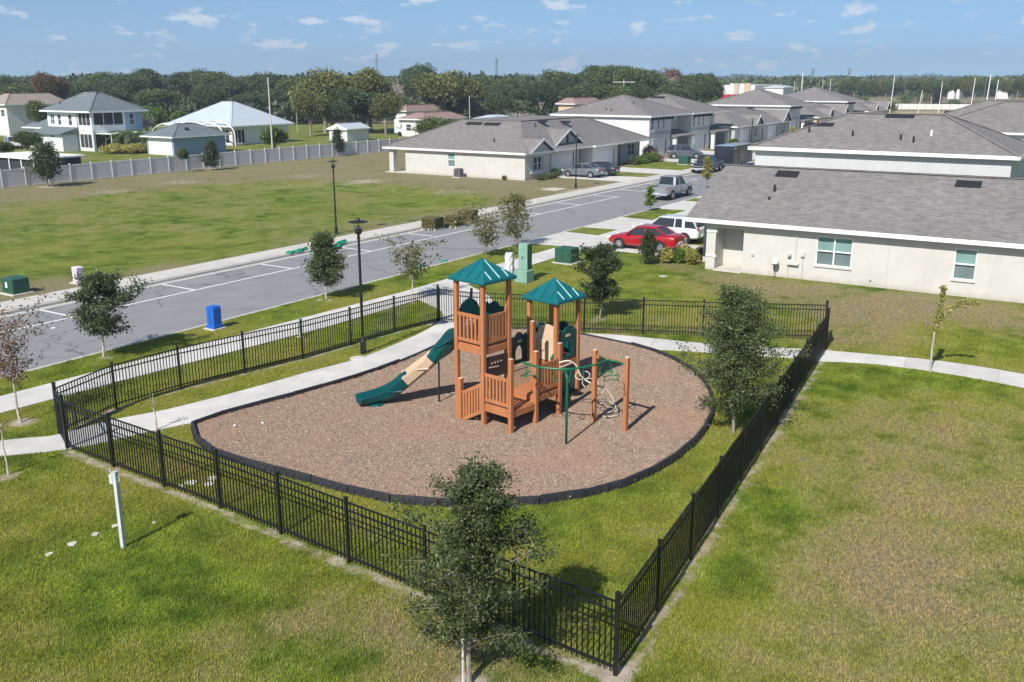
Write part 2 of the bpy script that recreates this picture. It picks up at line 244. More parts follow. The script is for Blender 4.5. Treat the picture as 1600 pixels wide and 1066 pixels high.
# ------------------------------------------------------------------ mesh helpers
def tag(o, label=None, cat=None, group=None, kind=None):
    for k, v in (('label', label), ('category', cat), ('group', group), ('kind', kind)):
        if v: o[k] = v
    return o
def link(name, mesh, parent=None):
    o = bpy.data.objects.new(name, mesh); COL.objects.link(o)
    if parent: o.parent = parent
    return o
def empty(name, loc, rz=0.0, label=None, cat=None, group=None):
    o = bpy.data.objects.new(name, None); COL.objects.link(o); o.location = loc if len(loc) == 3 else (*loc, 0)
    o.rotation_euler = (0, 0, rz); o.empty_display_size = 0.2; return tag(o, label, cat, group)
def copy_tree(o, parent=None):
    c = o.copy(); COL.objects.link(c)
    if parent is not None: c.parent = parent
    for ch in list(o.children): copy_tree(ch, c)
    return c
class MB:
    def __init__(s): s.v = []; s.f = []
    def add(s, vs, fs):
        k = len(s.v); s.v += [tuple(v) for v in vs]; s.f += [tuple(i + k for i in f) for f in fs]; return s
    def box(s, x0, y0, z0, x1, y1, z1):
        v = [(x0, y0, z0), (x1, y0, z0), (x1, y1, z0), (x0, y1, z0), (x0, y0, z1), (x1, y0, z1), (x1, y1, z1), (x0, y1, z1)]
        return s.add(v, [(3, 2, 1, 0), (4, 5, 6, 7), (0, 1, 5, 4), (1, 2, 6, 5), (2, 3, 7, 6), (3, 0, 4, 7)])
    def bar(s, p, q, w, h, up=(0, 0, 1)):
        "box beam from p to q, w across, h along up"
        p = Vector(p); q = Vector(q); d = (q - p).normalized(); upv = Vector(up)
        if abs(d.dot(upv)) > 0.98: upv = Vector((1, 0, 0))
        r = d.cross(upv).normalized(); u = r.cross(d).normalized(); v = []
        for e in (p, q):
            for sx, sy in ((-1, -1), (1, -1), (1, 1), (-1, 1)): v.append(e + r * (sx * w / 2) + u * (sy * h / 2))
        return s.add(v, [(0, 1, 2, 3), (7, 6, 5, 4), (0, 4, 5, 1), (1, 5, 6, 2), (2, 6, 7, 3), (3, 7, 4, 0)])
    def tube(s, pts, rad, n=8, cap=True):
        pts = [Vector(p) for p in pts]; m = len(pts)
        if not isinstance(rad, (list, tuple)): rad = [rad] * m
        vs = []; ref = None
        for i, p in enumerate(pts):
            d = (pts[min(i + 1, m - 1)] - pts[max(i - 1, 0)])
            d = d.normalized() if d.length > 1e-6 else Vector((0, 0, 1))
            if ref is None: ref = Vector((0, 0, 1)) if abs(d.z) < 0.9 else Vector((1, 0, 0))
            r = d.cross(ref).normalized(); u = r.cross(d).normalized(); ref = u
            for k in range(n):
                t = 2 * math.pi * k / n; vs.append(p + (r * math.cos(t) + u * math.sin(t)) * rad[i])
        fs = [(i * n + k, i * n + (k + 1) % n, (i + 1) * n + (k + 1) % n, (i + 1) * n + k) for i in range(m - 1) for k in range(n)]
        if cap: fs += [tuple(range(n))[::-1], tuple((m - 1) * n + k for k in range(n))]
        return s.add(vs, fs)
    def lathe(s, prof, n=16, c=(0, 0, 0)):
        vs = [(c[0] + r * math.cos(2 * math.pi * k / n), c[1] + r * math.sin(2 * math.pi * k / n), c[2] + z) for r, z in prof for k in range(n)]
        m = len(prof); fs = [(i * n + k, i * n + (k + 1) % n, (i + 1) * n + (k + 1) % n, (i + 1) * n + k) for i in range(m - 1) for k in range(n)]
        fs += [tuple(range(n))[::-1], tuple((m - 1) * n + k for k in range(n))]; return s.add(vs, fs)
    def prism(s, poly, z0, z1):
        n = len(poly); vs = [(*p[:2], z0) for p in poly] + [(*p[:2], z1) for p in poly]
        return s.add(vs, [tuple(range(n))[::-1], tuple(range(n, 2 * n))] + [(i, (i + 1) % n, n + (i + 1) % n, n + i) for i in range(n)])
    def build(s, name, mat, parent=None, bevel=0.0, smooth=False):
        me = bpy.data.meshes.new(name); me.from_pydata(s.v, [], s.f); me.materials.append(mat)
        if smooth: me.polygons.foreach_set('use_smooth', [True] * len(me.polygons))
        me.update(); o = link(name, me, parent)
        if bevel:
            b = o.modifiers.new('bevel', 'BEVEL'); b.width = bevel; b.segments = 2; b.limit_method = 'ANGLE'
        return o
def area_sign(poly):
    return sum(poly[i][0] * poly[(i + 1) % len(poly)][1] - poly[(i + 1) % len(poly)][0] * poly[i][1] for i in range(len(poly)))
def sheet(name, poly, z, mat, parent=None, thick=0.0):
    poly = list(poly)
    if area_sign(poly) < 0: poly.reverse()
    m = MB()
    if thick: m.prism(poly, z - thick, z)
    else: m.add([(*p, z) for p in poly], [tuple(range(len(poly)))])
    return m.build(name, mat, parent)
def pip(P, poly):
    x, y = P[:, 0], P[:, 1]; ins = np.zeros(len(P), bool); n = len(poly)
    for i in range(n):
        x0, y0 = poly[i]; x1, y1 = poly[(i + 1) % n]
        if y0 == y1: continue
        c = ((y0 > y) != (y1 > y)) & (x < (x1 - x0) * (y - y0) / (y1 - y0) + x0); ins ^= c
    return ins
def dist_line(P, pts, closed=False):
    best = np.full(len(P), 1e9); n = len(pts)
    for i in range(n if closed else n - 1):
        a = np.array(pts[i]); b = np.array(pts[(i + 1) % n]); d = b - a; t = np.clip(((P - a) @ d) / (d @ d), 0, 1)
        best = np.minimum(best, np.linalg.norm(P - (a + t[:, None] * d), axis=1))
    return best
def spline(pts, closed=False, k=6):
    out = []; n = len(pts); P = [np.array(p, float) for p in pts]
    for i in range(n if closed else n - 1):
        if closed: p0, p1, p2, p3 = P[i - 1], P[i], P[(i + 1) % n], P[(i + 2) % n]
        else: p0, p1, p2, p3 = P[max(i - 1, 0)], P[i], P[i + 1], P[min(i + 2, n - 1)]
        for j in range(k):
            t = j / k; out.append(tuple(0.5 * (2 * p1 + (p2 - p0) * t + (2 * p0 - 5 * p1 + 4 * p2 - p3) * t * t + (3 * p1 - p0 - 3 * p2 + p3) * t ** 3)))
    if not closed: out.append(tuple(P[-1]))
    return out
def resample(pts, step=None, n=None, closed=False):
    P = np.array(list(pts) + ([pts[0]] if closed else []), float); seg = np.linalg.norm(np.diff(P, axis=0), axis=1); cum = np.r_[0, np.cumsum(seg)]
    if n is None: n = max(1, int(round(cum[-1] / step)))
    t = np.linspace(0, cum[-1], n + 1); return [tuple(np.array([np.interp(x, cum, P[:, k]) for k in range(P.shape[1])])) for x in t]

# ------------------------------------------------------------------ surveyed outlines (metres)
PX = lambda *q: [at(*p) for p in q]
PIT = PX((306, 668), (314, 692), (345, 712), (400, 729), (480, 750), (545, 768), (620, 784), (690, 789), (770, 789), (850, 785), (930, 772), (1000, 750), (1060, 716),
         (1100, 678), (1115, 640), (1104, 602), (1066, 571), (1010, 548), (950, 534), (905, 525), (850, 519), (790, 517), (722, 523), (680, 546), (620, 572), (560, 593), (480, 617), (400, 638), (340, 655))
PIT = [(a - 0.1, b) for a, b in PIT]
FENCE_FRONT = PX((105.6, 702), (176, 722), (260, 762), (350, 797), (457, 842), (578, 890)) + PX((962, 1055))
FL = FENCE_FRONT
e0, e1 = FL[0], FL[-1]
FENCE_FRONT = resample([e0] + PX((350, 797)) + [e1], n=8)
FENCE_RIGHT = resample([e1, (36.4, 9.05)], n=10)
FENCE_LEFT = resample(PX((94, 680), (202.7, 629), (304, 603), (398, 580), (479, 560), (554, 538), (623, 518), (685, 503)), n=7)
FENCE_BACK = resample([(32.0, 22.55), (32.88, 20.42), (33.55, 18.2), (34.54, 16.11), (35.5, 13.92), (37.68, 9.45)], n=6)
SW_OUT = [(4, 30.6), (16, 30.08), (20.6, 29.85), (28.2, 29.45), (35.6, 29.1), (42, 29.2), (60, 29.3), (110, 29.3)]
SW_IN = [(4, 29.0), (15, 28.5), (19.4, 28.2), (28.6, 27.45), (36, 27.4), (42, 27.5), (60, 27.6), (110, 27.6)]
PATH_T = PX((-200, 722), (0, 690), (90, 682), (160, 661), (245, 645), (300, 632), (400, 606), (480, 583), (560, 562), (620, 538), (665, 518), (690, 500)) + [(33.4, 25.2), (34.6, 27.4)]
PATH_B = PX((-200, 745), (0, 714), (105, 704), (170, 691), (245, 673), (312, 660), (400, 636), (480, 615), (560, 591), (620, 570), (680, 545), (717, 521)) + [(33.6, 22.9), (36.6, 24.6), (38.6, 27.4)]
RP_T = PX((905, 522), (960, 524), (1060, 534), (1100, 538), (1180, 543), (1280, 548), (1350, 554), (1450, 563), (1530, 574), (1600, 586)) + [(36.2, -1), (34.5, -6)]
RP_B = PX((905, 528), (950, 535), (1010, 546), (1080, 550), (1130, 553), (1230, 560), (1270, 565), (1350, 568), (1450, 580), (1530, 593), (1600, 607)) + [(34.6, -1), (33.0, -6)]
DRIVES = [(51.6, 56.1), (59.6, 64.6), (71.6, 76.6), (80, 86)]

# ------------------------------------------------------------------ ground sheet
def lines(lo, hi, step, extra, ext):
    v = set(np.round(np.arange(lo, hi + 1e-6, step), 3)) | set(extra) | set(ext); return np.array(sorted(v))
xa = lines(-20, 125, 0.6, list(np.round(np.arange(8.1, 17, .3), 3)), [-4000, -1000, -300, -80, -40, 140, 160, 200, 250, 300, 350, 400, 450, 500, 700, 1000, 2000, 6000])
ya = lines(-25, 100, 0.6, [round(5.3 + .3 * k, 3) for k in range(80)] + [31.97, 32.02, 41.52, 41.57], [-4000, -1500, -500, -200, -80, -40, 110, 120, 140, 160, 200, 260, 350, 600, 1500, 5000])
AA, BB = np.meshgrid(xa, ya, indexing='ij'); P2 = np.c_[AA.ravel(), BB.ravel()]
Z = np.zeros(len(P2)); inroad = (P2[:, 1] > 32.0) & (P2[:, 1] < 41.55); Z[inroad] = -0.22
pond = spline(PX((-120, 440), (0, 440), (200, 425), (400, 385), (600, 350), (735, 322), (745, 305), (640, 290), (500, 282), (350, 286), (200, 300), (0, 320), (-200, 340)), True)
dp = dist_line(P2, pond, True); ip = pip(P2, pond); sdp = np.where(ip, dp, -dp)
Z += np.where(ip, -0.30 * np.clip(dp / 4.5, 0, 1), 0)
def blob(q, r, ax=1.0):
    c = at(*q); d2 = ((P2[:, 0] - c[0]) ** 2 + ((P2[:, 1] - c[1]) * ax) ** 2) / r ** 2; return np.exp(-d2)
def soft(poly, w):
    d = dist_line(P2, poly, True); i = pip(P2, poly); return 1 / (1 + np.exp(-np.where(i, d, -d) / w))
dry = np.full(len(P2), 0.22)
left = P2[:, 1] > 43
dry = np.where(left, 0.34 + 0.66 / (1 + np.exp(sdp / 0.8)), dry)
dry += np.where(left & (sdp > 0), 0.55 * np.exp(-sdp / 3.0) * 0.4 - 0.16 * np.exp(-((sdp - 1.5) / 1.2) ** 2), 0)
dry -= 0.6 * blob((340, 390), 4, 0.5) + 0.5 * blob((720, 312), 4) + 0.4 * blob((60, 400), 5)
dry += 0.75 * soft(PX((1040, 412), (1100, 422), (1600, 478), (1700, 540), (1600, 530), (1480, 500), (1330, 500), (1290, 505), (1180, 470), (1080, 440)), 0.6)
dry += 0.6 * soft(PX((1290, 500), (1400, 470), (1420, 535), (1340, 548), (1290, 542)), 0.6)
dry += 0.50 * soft(PX((1250, 640), (1430, 610), (1700, 640), (1700, 1100), (1120, 1100), (1150, 980), (1260, 800), (1230, 720)), 0.9)
dry += 0.45 * blob((1400, 900), 2.0) + 0.35 * blob((820, 830), 0.8) + 0.55 * blob((650, 1000), 1.7, 0.7) + 0.35 * blob((800, 1060), 1.5) + 0.25 * blob((330, 1020), 1.6) + 0.22 * blob((60, 1000), 1.5) + 0.3 * blob((450, 960), 1.0)
dry -= 0.30 * blob((1130, 950), 1.3) + 0.25 * blob((1500, 640), 1.8) + 0.3 * blob((1230, 437), 0.9) + 0.2 * blob((300, 850), 3)
dry += 0.4 * soft(PX((830, 500), (1090, 512), (1280, 520), (1280, 533), (1090, 533), (830, 520)), 0.4)
dry += 0.35 * ((P2[:, 0] > 125) | (P2[:, 1] > 100) | (P2[:, 1] < -22))
dry = np.where((P2[:, 1] > 93) & (P2[:, 0] < 165), .42, dry); dry -= 1.1 * soft([(103.6, 43.9), (113.4, 43.9), (113.4, 50.6), (103.6, 50.6)], .15) + .5 * soft([(93.8, 43.9), (97.9, 43.9), (97.9, 50), (93.8, 50)], .15)
sand = np.zeros(len(P2))
sand += 0.5 * blob((560, 285), 5, 1.6) + 0.45 * blob((700, 300), 4) + 0.4 * blob((180, 300), 4) + 0.42 * blob((860, 295), 3) + 0.35 * blob((480, 275), 5) + 0.4 * blob((280, 285), 4)
sand = np.where(left, sand + 0.10 * (sdp < 0), 0) + 0.35 * soft(PX((1090, 418), (1600, 474), (1600, 484), (1090, 426)), 0.25)
sand += np.where(left, 0.36 * np.exp(-((P2[:, 1] - 43.7) / 0.5) ** 2), 0)
for q, r in (((162, 560), 0.55), ((34, 660), 0.65), ((13, 745), 0.45), ((510, 469), 0.6), ((740, 1070), 0.6), ((937, 498), 0.6), ((645, 472), 0.5), ((195, 858), 0.13), ((1015, 330), 0.5), ((1450, 585), 0.2), ((245, 674), 0.3), ((75, 292), 1.3), ((335, 264), 1.3), ((527, 243), 1.3)):
    sand += 0.75 * blob(q, r)
for fl, off in ((FENCE_FRONT, -0.12), (FENCE_RIGHT, 0.12), (FENCE_LEFT, 0.1)):
    sand += 0.60 * np.exp(-(dist_line(P2, [(x + (-.12 if fl is FENCE_FRONT else 0), y - (.12 if fl is FENCE_RIGHT else 0)) for x, y in fl]) / 0.33) ** 2)
na, nb = len(xa), len(ya); idx = np.arange(na * nb).reshape(na, nb)
faces = np.stack([idx[:-1, :-1], idx[1:, :-1], idx[1:, 1:], idx[:-1, 1:]], -1).reshape(-1, 4)
me = bpy.data.meshes.new('ground'); me.from_pydata(np.c_[P2, Z].tolist(), [], faces.tolist()); me.materials.append(G['ground'])
for nm, arr in (('dry', dry), ('sand', sand)):
    at_ = me.attributes.new(nm, 'FLOAT', 'POINT'); at_.data.foreach_set('value', arr.astype(np.float32))
tag(link('ground', me), kind='structure')
def samp(arr, p):
    g = arr.reshape(na, nb); i = np.clip(np.searchsorted(xa, p[:, 0]) - 1, 0, na - 2); j = np.clip(np.searchsorted(ya, p[:, 1]) - 1, 0, nb - 2)
    tx = (p[:, 0] - xa[i]) / (xa[i + 1] - xa[i]); ty = (p[:, 1] - ya[j]) / (ya[j + 1] - ya[j])
    return (g[i, j] * (1 - tx) * (1 - ty) + g[i + 1, j] * tx * (1 - ty) + g[i, j + 1] * (1 - tx) * ty + g[i + 1, j + 1] * tx * ty)

# street
def st(o): return tag(o, kind='structure')
rd = st(sheet('road', [(-60, 32.2), (420, 32.2), (420, 41.2), (-60, 41.2)], -0.11, G['asphalt'], thick=0.08))
st(MB().box(-60, 32.02, -0.18, 51.2, 32.2, 0.012).box(56.5, 32.02, -0.18, 59.3, 32.2, 0.012).box(64.8, 32.02, -0.18, 71.3, 32.2, 0.012).box(76.8, 32.02, -0.18, 420, 32.2, 0.012).build('kerb', G['kerb'], bevel=0.02))
st(MB().box(-60, 32.203, -0.18, 420, 32.5, -0.104).build('gutter', G['kerb']))
st(MB().box(-60, 40.95, -0.18, 420, 41.35, -0.1).box(-60, 41.353, -0.18, 420, 41.53, 0.03).build('kerb', G['kerb'], bevel=0.02))
fw = st(MB().box(-60, 41.57, -0.1, 420, 43.4, 0.035).build('pavement', G['slab_old']))
mk = st(MB().box(-20, 38.42, -0.109, 77.7, 38.54, -0.104).box(82.5, 38.5, -0.109, 96, 38.62, -0.104).build('road_markings', G['paint']))
for a in [24.15 + 6.65 * k for k in range(-5, 9)] + [82.5, 89.2, 96]:
    MB().box(a - 0.06, 38.55, -0.1085, a + 0.06, 40.93, -0.1035).build('bay_line', G['paint'], mk)
def slabs(name, A, B, z, step, mat):
    La = sum(math.dist(A[i], A[i + 1]) for i in range(len(A) - 1)); n = int(La / step)
    A2, B2 = resample(A, n=n * 3), resample(B, n=n * 3)
    base = st(sheet(name, A2 + B2[::-1], z - 0.025, G['soil'], thick=0.03))
    for k in range(n):
        i, j = 3 * k, 3 * k + 3; a = A2[i:j + 1]; b = B2[i:j + 1]; g = 0.006
        def sh(p, q): d = math.dist(p, q); return (p[0] + (q[0] - p[0]) * g / d, p[1] + (q[1] - p[1]) * g / d)
        a = [sh(a[0], a[1])] + a[1:-1] + [sh(a[-1], a[-2])]; b = [sh(b[0], b[1])] + b[1:-1] + [sh(b[-1], b[-2])]
        poly = a + b[::-1]
        if area_sign(poly) < 0: poly.reverse()
        MB().prism(poly, z - 0.06, z + random.uniform(-0.002, 0.002)).build('slab', mat, base)
    return base
slabs('pavement', SW_OUT, SW_IN, 0.045, 1.9, G['walk'])
slabs('path', spline(PATH_T, k=3), spline(PATH_B, k=3), 0.040, 2.4, G['walk'])
slabs('path', spline(RP_T, k=3), spline(RP_B, k=3), 0.035, 2.9, G['walk'])
for i, (a0, a1) in enumerate(DRIVES):
    d = st(sheet('driveway', [(a0, 20.4), (a1, 20.4), (a1, 27.4), (a1 + 0.4, 31.98), (a0 - 0.5, 31.98), (a0, 27.4)], 0.022, G['walk'], thick=0.05))
    st(MB().box(a0 - 0.4, 31.985, -0.15, a1 + 0.3, 32.199, -0.03).build('kerb', G['kerb']))
for a0, a1, b1 in ((88.6, 93.4, 53), (98.2, 103.2, 53), (113.8, 120, 54), (128, 134, 54), (146, 152, 53), (160, 166, 53)):
    st(sheet('driveway', [(a0, 43.38), (a1, 43.38), (a1, b1), (a0, b1)], 0.03, G['walk'], thick=0.05))
st(sheet('path', [(93.4, 50.2), (98.2, 50.2), (98.2, 52.9), (93.4, 52.9)], 0.02, G['walk'], thick=0.04))
# mulch bed
pit = spline(PIT, True, 4)
def inset(poly, d):
    out = []; n = len(poly); s = 1 if area_sign(poly) > 0 else -1
    for i in range(n):
        a = Vector(poly[i - 1]); b = Vector(poly[(i + 1) % n]); t = (b - a).normalized(); out.append((poly[i][0] - t.y * d * s, poly[i][1] + t.x * d * s))
    return out
PIN = inset(pit, 0.14)
def mound(name, poly, z, mat, step=0.3, amp=0.04):
    a0, b0 = np.min(poly, 0); a1, b1 = np.max(poly, 0); gx = np.arange(a0, a1 + step, step); gy = np.arange(b0, b1 + step, step)
    m = MB(); rim = resample(poly, 0.35, closed=True)[:-1]
    X, Y = np.meshgrid(gx, gy, indexing='ij'); q = np.c_[X.ravel(), Y.ravel()]
    k = pip(q, poly) & (dist_line(q, poly, True) > 0.2); q = q[k]
    from mathutils import noise as mn, geometry as mg
    allp = [Vector(p) for p in rim] + [Vector(p) for p in q.tolist()]; nr = len(rim)
    r = mg.delaunay_2d_cdt(allp, [], [list(range(nr))], 1, 1e-5)
    vs = []
    for p in r[0]:
        h = mn.noise(Vector((p.x * 0.6, p.y * 0.6, 3))) * amp + mn.noise(Vector((p.x * 2.1, p.y * 2.1, 7))) * amp * 0.5
        vs.append((p.x, p.y, z + h))
    return MB().add(vs, [tuple(f) for f in r[2]]).build(name, mat, smooth=True)
st(mound('mulch_bed', PIN, 0.10, G['mulch']))
# timber edging, one interlocking length after another
edg = empty('playground_edging', (*PIT[10], 0), 0, 'black plastic timber edging curving all round the brown mulch play area', 'edging')
ring = resample(pit, 1.22, closed=True)
edg_o = Vector((*PIT[10], 0))
for i in range(len(ring) - 1):
    p, q = Vector((*ring[i], 0)) - edg_o, Vector((*ring[i + 1], 0)) - edg_o; d = (q - p).normalized(); nrm = Vector((-d.y, d.x, 0)); h = random.uniform(0.19, 0.215)
    p2, q2 = p + d * 0.012, q - d * 0.012
    hz = h if ring[i][0] < 27 or ring[i][1] < 15 else 0.15
    m = MB().bar(p2 + Vector((0, 0, hz / 2 - 0.02)), q2 + Vector((0, 0, hz / 2 - 0.02)), 0.11, hz + 0.04)
    L = (q2 - p2).length; out = -1 if area_sign(pit) > 0 else 1
    for t in (0.12, 0.31, 0.5, 0.69, 0.88):
        c = p2 + d * L * t + nrm * out * 0.062 + Vector((0, 0, hz * 0.30))
        m.bar(c - Vector((0, 0, hz * 0.22)), c + Vector((0, 0, hz * 0.42)), 0.075, 0.03, up=nrm)
    m.bar(p2 + Vector((0, 0, hz + 0.012)), q2 + Vector((0, 0, hz + 0.012)), 0.07, 0.024)
    m.build('edging_timber', G['plast'], edg, bevel=0.008)

# ------------------------------------------------------------------ living grass and wood chips (instanced small pieces)
def scatter(name, pts, z, base, mat, smin, smax, tilt=0.15):
    """a point mesh that carries its own little tuft; geometry nodes put the tuft on each point"""
    bv, bf = base; n = len(pts); nb_ = len(bv)
    me = bpy.data.meshes.new(name); me.from_pydata([tuple(v) for v in bv] + np.c_[pts, z].tolist(), [], bf); me.materials.append(mat)
    a = me.attributes.new('is_tuft', 'BOOLEAN', 'POINT'); a.data.foreach_set('value', [True] * nb_ + [False] * n)
    r = np.zeros((nb_ + n, 3), np.float32); r[nb_:, 0] = rng.uniform(-tilt, tilt, n); r[nb_:, 1] = rng.uniform(-tilt, tilt, n); r[nb_:, 2] = rng.uniform(0, 6.283, n)
    a = me.attributes.new('rot', 'FLOAT_VECTOR', 'POINT'); a.data.foreach_set('vector', r.ravel())
    s = np.ones(nb_ + n, np.float32); s[nb_:] = rng.uniform(smin, smax, n); a = me.attributes.new('scl', 'FLOAT', 'POINT'); a.data.foreach_set('value', s)
    for nm, arr in (('dry', dry), ('sand', sand)):
        v = np.zeros(nb_ + n, np.float32); v[nb_:] = samp(arr, pts); a = me.attributes.new(nm, 'FLOAT', 'POINT'); a.data.foreach_set('value', v)
    o = link(name, me); tag(o, kind='stuff')
    g = bpy.data.node_groups.new(name, 'GeometryNodeTree'); g.interface.new_socket('Geometry', in_out='INPUT', socket_type='NodeSocketGeometry'); g.interface.new_socket('Geometry', in_out='OUTPUT', socket_type='NodeSocketGeometry')
    N = g.nodes.new; gi, go = N('NodeGroupInput'), N('NodeGroupOutput'); L = g.links.new
    def at_(nm, t):
        q = N('GeometryNodeInputNamedAttribute'); q.data_type = t; q.inputs['Name'].default_value = nm; return q.outputs['Attribute']
    sep = N('GeometryNodeSeparateGeometry'); L(gi.outputs[0], sep.inputs[0]); L(at_('is_tuft', 'BOOLEAN'), sep.inputs[1])
    iop = N('GeometryNodeInstanceOnPoints'); L(sep.outputs[1], iop.inputs['Points']); L(sep.outputs[0], iop.inputs['Instance'])
    L(at_('rot', 'FLOAT_VECTOR'), iop.inputs['Rotation']); L(at_('scl', 'FLOAT'), iop.inputs['Scale']); L(iop.outputs[0], go.inputs[0])
    md = o.modifiers.new('scatter', 'NODES'); md.node_group = g; return o
def tuft(nb_, spread, h, w, seed):
    r = np.random.default_rng(seed); vs, fs = [], []
    for k in range(nb_):
        x, y = r.normal(0, spread, 2); t = r.uniform(0, 6.283); hh = h * r.uniform(0.5, 1.2); lean = r.uniform(0.4, 1.3) * hh; lx, ly = math.cos(t) * lean, math.sin(t) * lean
        sx, sy = -math.sin(t) * w, math.cos(t) * w; i = len(vs)
        vs += [(x - sx, y - sy, -0.005), (x + sx, y + sy, -0.005), (x + lx * .5 + sx * .8, y + ly * .5 + sy * .8, hh * .7), (x + lx * .5 - sx * .8, y + ly * .5 - sy * .8, hh * .7), (x + lx, y + ly, hh)]
        fs += [(i, i + 1, i + 2, i + 3), (i + 3, i + 2, i + 4)]
    return vs, fs
def chipset(nc, spread, seed):
    r = np.random.default_rng(seed); vs, fs = [], []
    for k in range(nc):
        c = np.r_[r.normal(0, spread, 2), r.uniform(0.0, 0.018)]; t = r.uniform(0, 6.283); e = r.normal(0, 0.35); d = np.array([math.cos(t) * math.cos(e), math.sin(t) * math.cos(e), math.sin(e)])
        s = np.array([-math.sin(t), math.cos(t), r.normal(0, 0.4)]); s /= np.linalg.norm(s); u = np.cross(d, s); L = r.uniform(0.012, 0.032); w = L * r.uniform(0.22, 0.45); th = 0.004; i = len(vs)
        for a in (-1, 1):
            for b, c2 in ((-1, -1), (1, -1), (1, 1), (-1, 1)): vs.append(c + d * L * a + s * w * b + u * th * c2)
        fs += [(i, i + 1, i + 2, i + 3), (i + 7, i + 6, i + 5, i + 4), (i, i + 4, i + 5, i + 1), (i + 1, i + 5, i + 6, i + 2), (i + 2, i + 6, i + 7, i + 3), (i + 3, i + 7, i + 4, i)]
    return [tuple(v) for v in vs], fs
NG = 330000
q = np.c_[rng.uniform(6, 48, NG), rng.uniform(-4.5, 32.0, NG)]
dist = q[:, 0] * math.cos(AZ) + q[:, 1] * math.sin(AZ); lat = q[:, 0] * math.sin(AZ) - q[:, 1] * math.cos(AZ)
keep = (dist > 12.3) & (np.abs(lat) < dist * 0.60 + 1.5) & (rng.random(NG) < np.clip(1.35 - dist / 40, 0.22, 1))
q = q[keep]
for poly in (PIT, PATH_T + PATH_B[::-1], RP_T + RP_B[::-1], SW_OUT + SW_IN[::-1]): q = q[~pip(q, poly)]
sv = samp(sand, q); q = q[(sv + rng.normal(0, 0.10, len(q))) < 0.44]
dv = samp(dry, q); tall = dv < 10
q = q[(rng.random(len(q)) < np.clip(1.25 - dv * 0.55, 0.35, 1))]
scatter('grass', q, np.zeros(len(q)), tuft(17, 0.062, 0.046, 0.0042, 3), G['blades'], 0.55, 1.3)
nc = 62000; a0, b0 = np.min(PIN, 0); a1, b1 = np.max(PIN, 0)
q = np.c_[rng.uniform(a0, a1, nc), rng.uniform(b0, b1, nc)]; q = q[pip(q, PIN)]
scatter('wood_chips', q, np.full(len(q), 0.105), chipset(22, 0.06, 5), G['chips'], 0.7, 1.35, 0.05)

# ------------------------------------------------------------------ black metal fences
POST_H, RAIL_T, FH = 1.50, 0.028, 1.42
pk_mesh = None
def picket_mesh():
    global pk_mesh
    if pk_mesh is None:
        m = MB().box(-0.011, -0.011, 0.05, 0.011, 0.011, 1.44); pk_mesh = bpy.data.meshes.new('picket'); pk_mesh.from_pydata(m.v, [], m.f); pk_mesh.materials.append(G['black'])
    return pk_mesh
def post_mb(x, y, h, w=0.035):
    m = MB().box(x - w, y - w, -0.1, x + w, y + w, h); m.box(x - w - 0.006, y - w - 0.006, h, x + w + 0.006, y + w + 0.006, h + 0.03); return m
def metal_fence(pts, label, name='metal_fence', cat='fence', group='black metal fence runs round the playground', npk=21, first=True, last=True, hpost=POST_H):
    o = Vector((*pts[0], 0)); root = empty(name, (*pts[0], 0), 0, label, cat, group); L = [Vector((*p, 0)) - o for p in pts]
    for i, p in enumerate(L):
        if (i == 0 and not first) or (i == len(L) - 1 and not last): continue
        h = hpost + (0.08 if i in (0, len(L) - 1) else 0)
        post_mb(p.x, p.y, h, 0.038 if i in (0, len(L) - 1) else 0.031).build('post', G['black'], root)
    for i in range(len(L) - 1):
        p, q = L[i], L[i + 1]; d = q - p; ang = math.atan2(d.y, d.x)
        for z in (1.42, 1.235, 0.16):
            MB().bar(p + Vector((0, 0, z)), q + Vector((0, 0, z)), 0.030, 0.034).build('rail', G['black'], root)
        n = max(2, int(round(d.length / (2.42 / npk))))
        for k in range(1, n):
            c = link('picket', picket_mesh(), root); c.location = p + d * (k / n); c.rotation_euler = (0, 0, ang)
    return root
metal_fence(FENCE_FRONT, 'front black metal picket fence from the left gate to the near corner post')
metal_fence(FENCE_RIGHT, 'black metal picket fence on the right side between the mulch and the open lawn', first=False)
metal_fence(FENCE_LEFT, 'black metal picket fence on the street side behind the tall lamp post and slide')
metal_fence(FENCE_BACK, 'black metal picket fence at the back behind the second play tower')
def gate(p, q, label):
    o = Vector((*p, 0)); root = empty('fence_gate', (*p, 0), 0, label, 'gate', 'gates in the playground fence'); d = Vector((*q, 0)) - o; ang = math.atan2(d.y, d.x); u = d.normalized()
    p0, q0 = u * 0.07, d - u * 0.07
    f = MB()
    for z in (1.42, 1.235, 0.16): f.bar(p0 + Vector((0, 0, z)), q0 + Vector((0, 0, z)), 0.034, 0.036)
    for c in (p0, q0): f.bar(c + Vector((0, 0, 0.08)), c + Vector((0, 0, 1.45)), 0.038, 0.038)
    f.build('gate_frame', G['black'], root)
    n = max(3, int(d.length / 0.115))
    for k in range(1, n):
        c = link('picket', picket_mesh(), root); c.location = p0 + (q0 - p0) * (k / n); c.rotation_euler = (0, 0, ang)
    m = MB()
    for z in (0.35, 1.2): m.bar(u * 0.02 + Vector((0, 0, z - 0.05)), u * 0.02 + Vector((0, 0, z + 0.05)), 0.06, 0.06)
    m.build('hinge', G['black'], root)
    l = q0 - u * 0.03; MB().bar(l + Vector((0, 0, 1.05)), l + Vector((0, 0, 1.25)), 0.06, 0.07).build('latch', G['black'], root); return root
gate(FENCE_LEFT[0], FENCE_FRONT[0], 'black metal gate standing across the concrete path at the left corner')
gate(FENCE_LEFT[-1], FENCE_BACK[0], 'black metal gate across the path just left of the tall play tower')
gate(FENCE_RIGHT[-1], FENCE_BACK[-1], 'black metal gate across the path at the far right corner of the fence')

